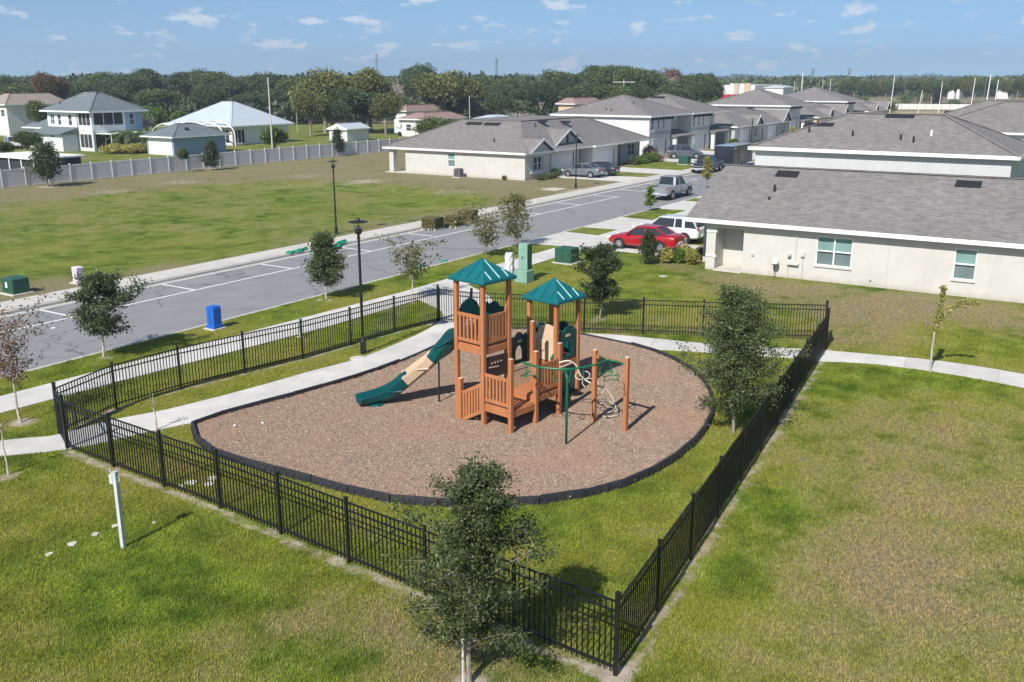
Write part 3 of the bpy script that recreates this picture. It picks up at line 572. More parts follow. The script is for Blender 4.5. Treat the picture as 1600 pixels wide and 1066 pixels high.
# ------------------------------------------------------------------ play structure
PO = Vector((21.95, 14.13, 0)); PR_ = R(-9)
play = empty('playground_structure', PO, PR_, 'brown post play structure with two teal pyramid roofs, green slide and climbers', 'playset')
def loc(px, py, z):
    a, b = at(px, py, z); d = Vector((a - PO.x, b - PO.y)); c, s = math.cos(PR_), math.sin(PR_); return Vector((d.x * c + d.y * s, -d.x * s + d.y * c, z))
WD, GU = G['wood'], 1.1
def ppost(u, v, h, cap=True, w=0.062):
    p = MB().box(u - w, v - w, -0.1, u + w, v + w, h).build('post', WD, play, bevel=0.006)
    if cap: MB().box(u - w + 0.004, v - w + 0.004, h + 0.001, u + w - 0.004, v + w - 0.004, h + 0.018).build('post_cap', G['cap'], p, bevel=0.004)
for u, v, h in ((0, 1.07, 4.42), (0, 2.14, 4.42), (1.1, 1.07, 4.42), (1.1, 2.14, 4.42), (3.2, .95, 3.36), (4.3, .95, 3.36), (3.2, 2.05, 3.36), (4.3, 2.05, 3.36)): ppost(u, v, h, False)
for u, v, h in ((0, 0, 2.34), (1.1, 0, 2.34), (2.2, 0, 2.36), (2.2, 1.07, 2.86), (2.2, 2.14, 2.3), (-0.09, 1.93, 1.40), (2.37, -1.2, 2.34), (2.35, -2.36, 2.34)): ppost(u, v, h)
MB().bar((2.37, -1.14, 2.16), (2.35, -2.30, 2.16), 0.04, 0.09).build('cross_beam', WD, play)
def railing(p, q, zb, zt, n, zb2=None, zt2=None, h=0.10):
    p, q = Vector((*p, 0)), Vector((*q, 0)); d = (q - p).normalized(); p = p + d * 0.065; q = q - d * 0.065; zb2 = zb if zb2 is None else zb2; zt2 = zt if zt2 is None else zt2
    up = Vector((0, 0, 1))
    r = MB().bar(p + up * zt, q + up * zt2, 0.05, h).bar(p + up * zb, q + up * zb2, 0.05, h).build('railing', WD, play, bevel=0.005)
    for k in range(n):
        t = (k + 0.5) / n; c = p.lerp(q, t); a = zb + (zb2 - zb) * t; b = zt + (zt2 - zt) * t
        MB().bar(c + up * (a + h / 2 - 0.005), c + up * (b - h / 2 + 0.005), 0.07, 0.045, up=d.cross(up)).build('baluster', WD, r)
def deck(u0, v0, u1, v1, z, n=7, mat=None, beam=0.16):
    mat = mat or WD; f = MB(); i = 0.03
    for a, b, c, e in ((u0, v0 - i, u1, v0 + i), (u0, v1 - i, u1, v1 + i)): f.box(a + 0.063, b, z - beam - 0.03, c - 0.063, e, z - 0.031)
    for a, b, c, e in ((u0 - i, v0, u0 + i, v1), (u1 - i, v0, u1 + i, v1)): f.box(a, b + 0.063, z - beam - 0.03, c, e - 0.063, z - 0.031)
    o = f.build('deck', mat, play, bevel=0.004)
    w = (u1 - u0 - 0.02) / n
    for k in range(n): MB().box(u0 + 0.01 + k * w + 0.006, v0 + 0.035, z - 0.03, u0 + 0.01 + (k + 1) * w - 0.006, v1 - 0.035, z + random.uniform(-0.002, 0.002)).build('deck_board', mat, o)
deck(0, 1.07, 1.1, 2.14, 2.48, beam=0.20); deck(0, 0, 1.1, 1.07, 0.80, beam=0.20); deck(1.1, 0, 2.2, 1.07, 0.98, beam=0.18); deck(2.2, 1.07, 3.2, 2.1, 1.2); deck(3.2, .95, 4.3, 2.05, 1.35, beam=0.2)
railing((0, 1.07), (0, 2.14), 2.60, 3.36, 6); railing((0, 1.07), (1.1, 1.07), 2.60, 3.36, 7)
railing((0, 0), (0, 1.07), 0.92, 1.68, 7); railing((1.1, 0), (2.2, 0), 1.10, 1.86, 7)
railing((-0.09, 1.93), (0, 1.07), 0.12, 0.96, 7, 0.52, 1.36)
# treads up to the low deck under the tower
for k in range(3): MB().box(0.06, 1.12 + k * 0.27, 0.60 - k * 0.2 - 0.05, 1.04, 1.12 + (k + 1) * 0.27 - 0.02, 0.60 - k * 0.2).build('step', WD, play, bevel=0.005)
for z0, z1 in ((2.48, 2.9),):   # shaped brackets beside the right tower post
    MB().add([(1.04, 1.04, 2.6), (0.92, 1.04, 3.36), (1.04, 1.04, 3.75), (1.04, 1.1, 2.6), (0.92, 1.1, 3.36), (1.04, 1.1, 3.75)], [(0, 1, 2), (5, 4, 3), (0, 3, 4, 1), (1, 4, 5, 2), (2, 5, 3, 0)]).build('bracket', WD, play)
def proof(cu, cv, hw, ze, za):
    t = 0.09; m = MB(); c = [(cu - hw, cv - hw), (cu + hw, cv - hw), (cu + hw, cv + hw), (cu - hw, cv + hw)]
    top = 0.05; vs = [(*p, ze) for p in c] + [(*p, ze + t) for p in c] + [(cu + (p[0] - cu) * 0.03, cv + (p[1] - cv) * 0.03, za) for p in c]
    fs = [(3, 2, 1, 0), (8, 9, 10, 11)]
    for i in range(4): j = (i + 1) % 4; fs += [(i, j, 4 + j, 4 + i), (4 + i, 4 + j, 8 + j, 8 + i)]
    r = m.add(vs, fs).build('roof', G['teal'], play, bevel=0.02)
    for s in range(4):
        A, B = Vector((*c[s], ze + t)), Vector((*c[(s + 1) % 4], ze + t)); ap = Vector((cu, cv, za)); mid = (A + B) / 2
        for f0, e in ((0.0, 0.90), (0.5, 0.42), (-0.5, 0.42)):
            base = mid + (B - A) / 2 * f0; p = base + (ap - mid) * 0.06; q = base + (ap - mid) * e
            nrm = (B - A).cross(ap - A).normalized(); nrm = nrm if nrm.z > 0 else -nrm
            MB().bar(p + nrm * 0.012, q + nrm * 0.012, 0.018, 0.03, up=nrm).build('roof_rib', G['ribw'] if s in (0,) else G['teal'], r)  # ribs on one face are pale, a highlight put into their colour
proof(0.55, 1.605, 0.72, 4.36, 4.98); proof(3.75, 1.5, 0.74, 3.26, 3.92)
bolt = bpy.data.meshes.new('bolt'); _b = MB().lathe([(.012, 0), (.012, .006), (.004, .009)], 8); bolt.from_pydata(_b.v, [], _b.f); bolt.materials.append(G['pole_d'])
for (u, v), zs in (((0, 0), (.72, .92, 1.68)), ((0, 1.07), (.72, .92, 1.66, 2.38, 2.62, 3.34)), ((0, 2.14), (2.38, 2.62, 3.34)), ((1.1, 0), (.72, .92, 1.1, 1.84)), ((2.2, 0), (.92, 1.1, 1.84)), ((2.37, -1.2), (2.16,)), ((2.35, -2.36), (2.16,))):
    for z in zs:
        c = link('bolt', bolt, play); c.location = (u - .062, v, z); c.rotation_euler = (0, R(-90), 0)
        c = link('bolt', bolt, play); c.location = (u, v - .062, z); c.rotation_euler = (R(90), 0, 0)
# shaped plastic panels: outline in the plane of the panel, real thickness
def panel(p, q, outline, th, mat, name='panel', holes=()):
    p, q = Vector((*p, 0)), Vector((*q, 0)); d = q - p; L = d.length; d.normalize(); nr = Vector((-d.y, d.x, 0))
    from mathutils import geometry as mg
    allp = [Vector(o) for o in outline]; edges = [list(range(len(outline)))]; polys = [outline]
    loops = [len(outline)]
    for h in holes: edges.append(list(range(len(allp), len(allp) + len(h)))); allp += [Vector(o) for o in h]; loops.append(len(h)); polys.append(h)
    ed = []; k = 0
    for n in loops: ed += [(k + i, k + (i + 1) % n) for i in range(n)]; k += n
    r = mg.delaunay_2d_cdt(allp, ed, [], 0, 1e-6); pts = [Vector(v) for v in r[0]]; tris = []
    for f in r[2]:
        c = sum((pts[i] for i in f), Vector((0, 0))) / len(f); arr = np.array([[c.x, c.y]])
        if pip(arr, polys[0])[0] and not any(pip(arr, h)[0] for h in polys[1:]): tris.append(tuple(f))
    n = len(pts); P3 = lambda o, s: p + d * (o.x * L) + Vector((0, 0, o.y)) + nr * s
    vs = [P3(o, -th / 2) for o in pts] + [P3(o, th / 2) for o in pts]
    fs = [t for t in tris] + [tuple(i + n for i in t[::-1]) for t in tris]
    cnt = {}
    for t in tris:
        for i in range(len(t)): e = (t[i], t[(i + 1) % len(t)]); cnt[e] = 1
    for (a, b) in list(cnt):
        if (b, a) not in cnt: fs.append((b, a, a + n, b + n))
    return MB().add(vs, fs).build(name, mat, play)
def ell(cx, cy, rx, ry, n=18, a0=0, a1=360): return [(cx + rx * math.cos(R(a0 + (a1 - a0) * k / n)), cy + ry * math.sin(R(a0 + (a1 - a0) * k / n))) for k in range(n)]
wavy = lambda z0, z1: [(0.07, z0), (0.93, z0), (0.93, z1 - 0.02), (0.86, z1 + 0.07), (0.78, z1 - 0.01), (0.68, z1 + 0.05), (0.6, z1 + 0.11), (0.5, z1 + 0.13), (0.4, z1 + 0.09), (0.3, z1 - 0.02), (0.2, z1 + 0.02), (0.12, z1 - 0.05), (0.07, z1 - 0.10)]
arch = lambda z: [(0.3, z + 0.12), (0.32, z + 0.42), (0.40, z + 0.56), (0.5, z + 0.60), (0.6, z + 0.56), (0.68, z + 0.42), (0.70, z + 0.12)]
pn = panel((3.26, .95), (4.24, .95), wavy(1.36, 2.30), 0.05, G['teal_d'], holes=(arch(1.36),))
MB().box(3.66, 0.905, 2.10, 3.86, 0.925, 2.18).build('oval_badge', G['tan'], pn)
pn = panel((2.26, 2.1), (3.14, 2.06), wavy(1.22, 2.12), 0.05, G['teal_d'], holes=(arch(1.22),))
MB().box(2.60, 2.035, 1.92, 2.80, 2.052, 2.0).build('oval_badge', G['tan'], pn)
panel((4.3, 1.0), (4.3, 2.0), wavy(1.36, 2.28), 0.05, G['teal_d']); panel((3.26, 2.05), (4.24, 2.05), wavy(1.36, 2.25), 0.05, G['teal_d'])
pn = panel((3.2, 1.0), (3.2, 2.0), [(0.04, 1.36), (0.96, 1.36), (0.96, 1.85), (0.9, 2.15), (0.7, 2.22), (0.62, 2.45), (0.3, 2.55), (0.04, 2.5)], 0.05, G['tan'], holes=(ell(0.55, 1.85, 0.2, 0.24),))
MB().lathe([(0.20, 0), (0.215, 0.02), (0.20, 0.04)], 18).build('ring', G['tan'], pn).matrix_local = Matrix.Translation((3.16, 1.55, 1.85)) @ Matrix.Rotation(R(90), 4, 'Y')
panel((1.1, 1.14), (1.1, 2.07), wavy(2.52, 3.48), 0.05, G['teal_d'])
panel((0.06, 2.14), (0.98, 2.14), [(0.0, 2.50), (1, 2.50), (1, 3.1)] + ell(0.5, 3.2, .48, .50, 14, 0, 180) + [(0.02, 3.2), (0, 3.1)], 0.05, G['teal_d'], holes=([(0.22, 2.6), (0.22, 3.0), (0.4, 3.15), (0.6, 3.15), (0.75, 3.0), (0.75, 2.6)],))
pn = panel((0.06, 1.07), (1.04, 1.07), [(0.0, 1.5), (1, 1.5), (1, 2.12), (0.0, 2.16)], 0.06, G['brown'])
for k in range(4): MB().lathe([(0.025, 0), (0.03, 0.02)], 8).build('knob', G['tan'], pn).matrix_local = Matrix.Translation((0.32 + k * 0.13, 1.03, 1.95)) @ Matrix.Rotation(R(90), 4, 'X')
MB().bar((0.2, 1.03, 1.84), (0.62, 1.03, 1.80), 0.02, 0.03).build('moulded_bar', G['tan'], pn)
panel((0.3, 1.07), (0.6, 1.07), [(0.0, 0.85), (1, 0.85), (1, 1.5), (0, 1.5)], 0.05, G['brown'])
slot = lambda z: [(0.12, z), (0.86, z), (0.86, z + 0.05), (0.12, z + 0.05)]
panel((1.16, 1.07), (2.14, 1.07), [(0.0, 0.86), (1, 0.86), (1, 1.62), (0, 1.62)], 0.05, G['tan'], holes=(slot(1.22), slot(1.44)))
# green stepping pods between the decks
for k, (u, v, z) in enumerate(((2.55, 0.75, 1.15), (2.9, 0.55, 1.28))):
    MB().prism([(u + 0.27 * math.cos(t), v + 0.27 * math.sin(t)) for t in np.linspace(0, 6.283, 14)[:-1]], z - 0.05, z).build('climbing_step', G['gpipe'], play, bevel=0.01)
panel((2.26, 0.4), (3.0, 0.9), [(0, 1.0), (1, 1.0), (1, 1.62), (0.85, 1.72), (0.6, 1.6), (0.3, 1.78), (0.0, 1.7)], 0.05, G['gpipe'], 'climbing_panel')
panel((2.2, 0.06), (3.2, 0.9), [(0, 0.12), (1, 0.12), (1, 1.1), (0, 0.95)], 0.05, G['teal_d'])
panel((3.25, .99), (4.25, .99), [(0, 0.15), (1, 0.15), (1, 1.15), (0, 1.15)], 0.04, G['teal_d'], holes=(ell(0.5, 0.6, 0.25, 0.3),))
# slide: U-shaped chute swept along its run, in three coloured lengths
run = [(.55, 2.14, 2.46), (.57, 2.55, 2.42), (.62, 3.0, 2.02), (.62, 3.45, 1.62), (.42, 3.78, 1.28), (.15, 4.05, .98), (-.16, 4.32, .66), (-.46, 4.58, .38), (-.86, 4.88, .25), (-1.42, 5.14, .24)]
run = spline(run, k=4); NR = len(run)
prof = [(-.27, .34), (-.31, .34), (-.31, .28), (-.265, .05), (-.16, -.05), (.16, -.05), (.265, .05), (.31, .28), (.31, .34), (.27, .34), (.225, .10), (.12, 0.0), (-.12, 0.0), (-.225, .10)]
def chute(i0, i1, mat, name, grow=0.0, endlip=False):
    vs = []; n = len(prof)
    for i in range(i0, i1 + 1):
        p = Vector(run[i]); d = Vector(run[min(i + 1, NR - 1)]) - Vector(run[max(i - 1, 0)]); d.normalize(); r = Vector((d.y, -d.x, 0)).normalized(); u = r.cross(d).normalized()
        t = i / (NR - 1); hs = 1.0 if t < 0.8 else 1 - (t - 0.8) * 2.2; ws = 1 + grow
        for x, y in prof: vs.append(p + r * x * ws + u * (y * (hs if y > 0.06 else 1) * (1 + grow)))
    m = i1 - i0 + 1; fs = [(a * n + k, a * n + (k + 1) % n, (a + 1) * n + (k + 1) % n, (a + 1) * n + k) for a in range(m - 1) for k in range(n)]
    fs += [tuple(range(n))[::-1], tuple((m - 1) * n + k for k in range(n))]
    return MB().add(vs, fs).build(name, mat, slide_o, smooth=False)
slide_o = MB().box(.20, 2.10, 2.42, .90, 2.30, 2.455).build('slide', G['slide'], play)
chute(0, 14, G['slide'], 'slide_upper_section'); chute(14, 22, G['tan'], 'slide_middle_section', 0.03); chute(22, NR - 1, G['slide'], 'slide_lower_section')
for i0, mt in ((14, G['tan']), (22, G['tan'])): chute(i0, i0 + 1, mt, 'slide_joint_flange', 0.10)
for side, i0, i1, mt in ((-1, 5, 11, 'slide'), (-1, 16, 19, 'tan'), (1, 5, 11, 'slide'), (1, 16, 19, 'tan'), (-1, 25, 29, 'slide'), (1, 25, 29, 'slide')):   # moulded ribs on the flanks
    pts = []
    for i in range(i0, i1 + 1):
        p = Vector(run[i]); d = (Vector(run[i + 1]) - Vector(run[i - 1])).normalized(); r = Vector((d.y, -d.x, 0)).normalized(); u = r.cross(d).normalized(); t = (i - i0) / (i1 - i0)
        pts.append(p + r * side * 0.305 + u * (0.02 + 0.26 * t))
    MB().tube(pts, 0.028, 6).build('slide_rib', G[mt], slide_o)
MB().lathe([(0.02, 0), (0.24, 0.0), (0.26, 0.05), (0.20, 0.10), (0.06, 0.13)], 16, (-.95, 4.84, 0.08)).build('slide_foot', G['slide'], slide_o)
MB().tube([(.55, 3.52, 1.45), (.55, 3.54, 0)], 0.03, 8).build('slide_support', G['plast'], slide_o)
MB().bar((.3, 2.19, 3.2), (.9, 2.19, 3.2), 0.05, 0.2).build('slide_hood', G['teal_d'], slide_o)
# green overhead ring rail with hanging triangular grips
arc = [loc(816, 566, 2.18), loc(838, 573, 2.2), loc(862, 576, 2.2), loc(884, 577, 2.2), loc(906, 575, 2.2), loc(930, 570, 2.2), loc(952, 563, 2.18), loc(976, 569, 2.15)]
arc = [tuple(p) for p in arc]; ring_o = MB().tube(spline(arc, k=5), 0.032, 8).build('overhead_rail', G['gpipe'], play, smooth=True)
MB().tube([tuple(loc(936, 557, 2.2)), tuple(loc(952, 563, 2.18))], 0.028, 8).build('rail_brace', G['gpipe'], ring_o, smooth=True)
gp = loc(884.5, 700.6, 0); MB().tube([(gp.x, gp.y, -0.05), (gp.x, gp.y, 2.05), (gp.x + .02, gp.y + 0.06, 2.2)], 0.035, 10).build('support_pole', G['gpipe'], ring_o, smooth=True)
for t, tw in ((1.2, 0.3), (2.2, 1.2), (3.4, 0.2), (4.25, 0.9), (5.4, 0.4), (6.0, 1.4), (0.45, 0.7)):
    sp = spline(arc, k=5); p = Vector(sp[int(t * 5)]); dx, dy = math.cos(tw) * 0.15, math.sin(tw) * 0.15; a = p + Vector((0, 0, -0.02)); b = p + Vector((dx, dy, -0.34)); c = p + Vector((-dx, -dy, -0.34))
    MB().tube([a, b], 0.012, 6).tube([b, c], 0.016, 6).tube([c, a], 0.012, 6).build('hanging_grip', G['gpipe'], ring_o)
for cpx, cz, rr in (((955, 585), 1.95, 0.24), ((955, 592), 1.86, 0.22), ((828, 586), 1.95, 0.17)):
    c = loc(*cpx, cz); MB().tube([(c.x + rr * math.cos(t), c.y + rr * math.sin(t), c.z + 0.05 * math.sin(2 * t)) for t in np.linspace(0, 6.283, 18)], 0.014, 6).build('ring_grip', G['gpipe'], ring_o)
# cream coil climber down to the mulch
sp = [loc(*q) for q in ((873, 567, 1.85), (888, 564, 1.9), (900, 571, 1.75), (908, 588, 1.42), (925, 600, 1.2), (945, 607, 1.0), (957, 622, .68), (963, 640, .3), (965, 652, -.02))]
sp = spline([tuple(p) for p in sp], k=5); coil = MB().tube(sp, 0.026, 8).build('coil_climber', G['white'], play, smooth=True)
for i, rr, tl in ((7, .20, .5), (13, .22, -.3), (20, .24, .3), (26, .22, .8), (31, .26, -.4), (36, .24, .2)):
    p = Vector(sp[min(i, len(sp) - 1)]); a = i * 1.3; c = p + Vector((rr * math.cos(a), rr * math.sin(a), -0.05))
    MB().tube([(c.x + rr * math.cos(t), c.y + rr * math.sin(t), c.z + rr * tl * math.sin(t + a)) for t in np.linspace(a + 3.14, a + 3.14 + 5.4, 18)], 0.014, 6).build('foot_loop', G['white'], coil, smooth=True)

# ------------------------------------------------------------------ street lamps
def lamp(p, H, label, first=None):
    if first:
        c = copy_tree(first); c.location = (*p, 0); c.scale = (1, 1, H / 5.15); c['label'] = label; return c
    r = empty('street_lamp', (*p, 0), 0, label, 'street lamp', 'black street lamps')
    m = MB().lathe([(0.11, 0), (0.11, 0.5), (0.085, 0.56), (0.085, 0.6), (0.062, 0.66), (0.045, 4.35), (0.062, 4.37), (0.062, 4.45), (0.045, 4.47), (0.04, 4.5)], 14).build('pole', G['black'], r, smooth=False)
    MB().lathe([(0.04, 4.48), (0.05, 4.52), (0.12, 4.58), (0.14, 4.66), (0.13, 4.72), (0.02, 4.73)], 14).build('lantern_base', G['black'], r)
    MB().lathe([(0.07, 4.735), (0.085, 4.78), (0.075, 4.86), (0.03, 4.87)], 12).build('glass', G['lantern'], r)
    for k in range(4):
        t = k * math.pi / 2 + 0.5; MB().tube([(0.125 * math.cos(t), 0.125 * math.sin(t), 4.7), (0.15 * math.cos(t), 0.15 * math.sin(t), 5.0)], 0.009, 6).build('strut', G['black'], r)
    MB().lathe([(0.36, 4.985), (0.37, 4.995), (0.33, 5.01), (0.09, 5.05), (0.06, 5.13), (0.02, 5.15)], 24).build('hat', G['black'], r)
    return r
L0 = lamp((26.29, 23.54), 5.15, 'tall black street lamp with a flat round hat inside the fence behind the slide')
lamp((47.4, 44.4), 4.95, 'black street lamp on the far verge beside the green field', L0)
lamp((80.7, 44.6), 5.0, 'black street lamp in front of the villa with the two dark saloons', L0)
lamp((131, 45.0), 4.9, 'black street lamp before the two storey house beside the black trailer', L0)
lamp((172, 45.0), 4.9, 'most distant black street lamp rising behind the right hand roof', L0)
for k, (a, b) in enumerate(PX((560, 561),)):
    tag(MB().lathe([(0.3, -0.02), (0.33, 0.03), (0.25, 0.06), (0.05, 0.065)], 9, (0, 0, 0)).build('concrete_footing', G['slab_old']), 'pale concrete lump at the foot of the tall black lamp', 'footing').location = (a, b, 0)

# ------------------------------------------------------------------ utility boxes and posts
def cabinet(name, p, sx, sy, h, mat, label, cat='utility box', rz=0.0, lid=None, group=None):
    r = empty(name, (*p, 0), rz, label, cat, group)
    MB().box(-sx / 2 - 0.12, -sy / 2 - 0.12, -0.05, sx / 2 + 0.12, sy / 2 + 0.12, 0.06).build('pad', G['slab_old'], r, bevel=0.01)
    MB().box(-sx / 2, -sy / 2, 0.06, sx / 2, sy / 2, h - 0.05).build('body', mat, r, bevel=0.02)
    MB().add([(-sx / 2 - .02, -sy / 2 - .02, h - .05), (sx / 2 + .02, -sy / 2 - .02, h - .05), (sx / 2 + .02, sy / 2 + .02, h - .05), (-sx / 2 - .02, sy / 2 + .02, h - .05), (-sx / 2 + .05, -sy / 2 + .05, h), (sx / 2 - .05, -sy / 2 + .05, h), (sx / 2 - .05, sy / 2 - .05, h), (-sx / 2 + .05, sy / 2 - .05, h)],
             [(0, 1, 2, 3)[::-1], (4, 5, 6, 7), (0, 1, 5, 4), (1, 2, 6, 5), (2, 3, 7, 6), (3, 0, 4, 7)]).build('lid', lid or mat, r)
    MB().box(-sx / 2 - 0.012, -0.008, 0.12, -sx / 2 - 0.001, 0.008, h - 0.1).build('door_seam', G['black'], r)
    return r
b = cabinet('utility_box', (25.82, 31.23), 0.42, 0.42, 0.95, G['blue_box'], 'bright blue plastic utility pedestal on the verge beside the road')
MB().box(-0.25, -0.25, 0.06, 0.25, 0.25, 0.2).build('skirt', G['blue_box'], b, bevel=0.02); MB().box(-0.2, -0.2, 0.95, 0.2, 0.2, 0.97).build('cap', G['blue_box'], b)
b = cabinet('transformer_box', (25.3, 44.75), 0.85, 0.95, 0.80, G['green_box'], 'dark green transformer box on a pale pad across the road, leftmost of all')
MB().box(-0.45, -0.06, 0.35, -0.435, 0.1, 0.62).build('notice', G['trim'], b)
cabinet('utility_box', (28.4, 44.4), 0.40, 0.40, 0.85, G['lilac'], 'pale lilac utility pedestal across the road behind the left leafy tree')
b = cabinet('transformer_box', (46.7, 26.3), 0.95, 1.05, 0.88, G['green_box'], 'dark green transformer box on the lawn beside the red car driveway')
cabinet('transformer_box', (111.0, 46.3), 1.1, 1.2, 1.0, G['green_box'], 'distant green transformer box on the lawn beside the black pickup')
r = empty('equipment_cabinet', (40.9, 25.6, 0), 0, 'tall pale green cabinet standing on a lower box behind the second play roof', 'cabinet')
MB().box(-0.35, -0.45, 0, 0.35, 0.30, 0.62).build('lower_box', G['lgreen'], r, bevel=0.02); MB().box(0.0, -0.26, 0.622, 0.42, 0.28, 1.95).build('upper_box', G['lgreen'], r, bevel=0.02)
MB().box(0.004, -0.30, 0.63, 0.40, -0.262, 1.93).build('door', G['green_box'], r, bevel=0.005); MB().box(-0.04, 0.0, 1.2, -0.001, 0.05, 1.3).build('handle', G['black'], r)
bm = MB()
for i in range(7):
    for k in range(10):
        t = 2 * math.pi * k / 10; rr = (0.34 - 0.012 * i) * random.uniform(0.82, 1.12); bm.v.append((rr * math.cos(t), rr * math.sin(t) * 0.8, i * 0.2 + random.uniform(-.03, .03)))
bm.f = [(i * 10 + k, i * 10 + (k + 1) % 10, (i + 1) * 10 + (k + 1) % 10, (i + 1) * 10 + k) for i in range(6) for k in range(10)] + [tuple(60 + k for k in range(10))]
o = tag(bm.build('bagged_box', G['bag']), 'box wrapped in crumpled white plastic beside the pale green cabinet', 'wrapped box'); o.location = (41.8, 27.0, 0)
r = empty('hydrant_marker', (*at(470, 527), 0), 0, 'small pale green marker post between the fence and the pavement', 'marker post')
MB().lathe([(0.09, 0), (0.09, 0.12), (0.06, 0.16), (0.06, 0.5), (0.075, 0.52), (0.06, 0.6), (0.01, 0.63)], 10).build('post', G['lgreen'], r); MB().box(-0.12, -0.12, -0.02, 0.12, 0.12, 0.04).build('pad', G['slab_old'], r)
r = empty('control_post', (11.59, 17.65, 0), R(8), 'square grey metal post with a small box near its top on the front lawn', 'post')
MB().box(-0.045, -0.045, -0.05, 0.045, 0.045, 1.80).build('post', G['steel'], r, bevel=0.006); MB().box(-0.05, 0.05, 1.52, 0.02, 0.15, 1.74).build('control_box', G['steel'], r, bevel=0.01)
MB().tube([(0, 0.1, 1.74), (0, 0.14, 1.82), (0, 0.14, 1.86)], 0.014, 6).build('sensor', G['steel'], r); MB().tube([(0.02, -0.02, 1.55), (0.02, -0.10, 1.62), (0.02, -0.06, 1.7)], 0.01, 6).build('bracket', G['steel'], r)
MB().box(-0.05, -0.05, 1.801, 0.05, 0.05, 1.815).build('cap', G['steel'], r)
def flat_stone(px, py, s, label, cat='stone', name='stepping_stone', group='pale round stones sunk in the front lawn', mat='slab_old', h=0.035):
    a, b = at(px, py); n = 11; m = MB(); m.prism([(s * random.uniform(0.85, 1.1) * math.cos(6.283 * k / n), s * random.uniform(0.75, 1.1) * math.sin(6.283 * k / n)) for k in range(n)], -0.02, h)
    o = tag(m.build(name, G[mat], bevel=0.008), label, cat, group); o.location = (a, b, 0); return o
for q, l in (((77, 867, .085), 'pale flat stone in the grass, leftmost of the row by the post'), ((113, 851, .11), 'pale flat stone in the grass, second from the left of the row'), ((149, 836, .09), 'pale flat stone in the grass, third from the left of the row'), ((180, 823, .09), 'pale flat stone in the grass just left of the grey post'), ((241, 818, .05), 'tiny pale stone in the grass right of the grey post')): flat_stone(*q, l)
for q, l in (((298, 755, .16), 'white flat slab in the grass just inside the front fence, left one'), ((326, 757, .14), 'white flat slab inside the front fence, between two others'), ((334, 748, .15), 'white flat slab inside the front fence nearest the edging'), ((283, 760, .08), 'small white slab at the foot of the front fence')): flat_stone(*q, l, 'slab', 'flat_slab', 'white slabs inside the front fence', 'paint', 0.03)
for q, l in (((367, 672, .05), 'white scrap lying in the mulch near its left tip'), ((411, 668, .045), 'white crumpled scrap lying in the mulch behind the front fence')): o = flat_stone(*q, l, 'scrap', 'litter_scrap', 'white scraps on the mulch', 'paint', 0.03); o.location.z = 0.13
flat_stone(83, 509, 0.09, 'small white scrap lying on the road left', 'scrap', 'litter_scrap', None, 'paint', 0.02).location.z = -0.10
flat_stone(1036, 432, 0.25, 'pale flat irrigation cover in the lawn before the beige house', 'cover', 'lawn_cover', None, 'slab_old', 0.02)
tag(MB().box(-0.9, -0.8, -0.02, 0.9, 0.8, 0.03).build('concrete_cover', G['slab_old']), 'pale square concrete cover in the verge by the third lamp', 'cover').location = (*at(866, 296), 0)

# sod pallets
for i, (a, b, s, h, rz, l) in enumerate(((53.2, 40.72, 1.15, 0.86, 0.05, 'stack of cut turf on the road edge, the nearest of three'), (55.0, 40.12, 1.1, 0.80, -0.1, 'stack of cut turf on the road edge, the middle of three'), (57.1, 40.5, 1.15, 0.92, 0.12, 'stack of cut turf on the road edge, the farthest of three'))):
    r = empty('turf_stack', (a, b, -0.11), rz, l, 'turf stack', 'turf stacks along the kerb')
    pm = MB()
    for k in range(5): pm.box(-s / 2, -s / 2 + k * s / 4.6, 0.09, s / 2, -s / 2 + k * s / 4.6 + 0.12, 0.12)
    for y in (-0.5, -0.05, 0.4): pm.box(-s / 2, y * s, 0.0, s / 2, y * s + 0.09, 0.088)
    pm.build('pallet', G['stake'], r)
    nl = 13
    for k in range(nl):
        z0 = 0.121 + k * (h - 0.12) / nl; z1 = z0 + (h - 0.12) / nl * 0.86; j = lambda: random.uniform(-0.035, 0.03)
        MB().box(-s / 2 + j(), -s / 2 + j(), z0, -0.004 + j() * .1, s / 2 + j(), z1).box(0.004, -s / 2 + j(), z0, s / 2 + j(), s / 2 + j(), z1 + 0.004).build('turf_layer', G['sod'], r, bevel=0.012)
def netting(pts, w, label, z=-0.1):
    m = MB(); P = spline(pts, k=4); n = len(P); o = Vector((*P[0], 0)); vs = []
    for i, p in enumerate(P):
        d = Vector(P[min(i + 1, n - 1)]) - Vector(P[max(i - 1, 0)]); d.normalize(); t = Vector((-d.y, d.x, 0)); ww = w * (0.6 + 0.4 * math.sin(i * 1.7) + 0.1) * (0.35 if i in (0, n - 1) else 1)
        for k in range(7):
            s = (k - 3) / 3; vs.append(Vector((*p, 0)) - o + t * s * ww + Vector((0, 0, 0.02 + abs(math.sin(i * 2.3 + k * 1.9)) * 0.17 * (1 - abs(s) * .7))))
    fs = [(i * 7 + k, i * 7 + k + 1, (i + 1) * 7 + k + 1, (i + 1) * 7 + k) for i in range(n - 1) for k in range(6)]
    ob = tag(m.add(vs, fs).build('green_netting', G['net']), label, 'netting', 'green netting dropped by the kerbs'); ob.location = (o.x, o.y, z); return ob
netting(PX((448, 398), (463, 395), (480, 390)), 0.24, 'heap of bright green netting by the far kerb, left of the leafy tree', 0.03)
netting(PX((522, 388), (532, 381), (540, 378)), 0.3, 'heap of bright green netting by the far kerb, right of the leafy tree', 0.03)
netting(PX((690, 409), (699, 407)), 0.2, 'small knot of green netting in the near gutter behind the tower roof')
netting(PX((648, 418), (662, 414)), 0.2, 'small scrap of green netting in the near gutter by the thin tree')

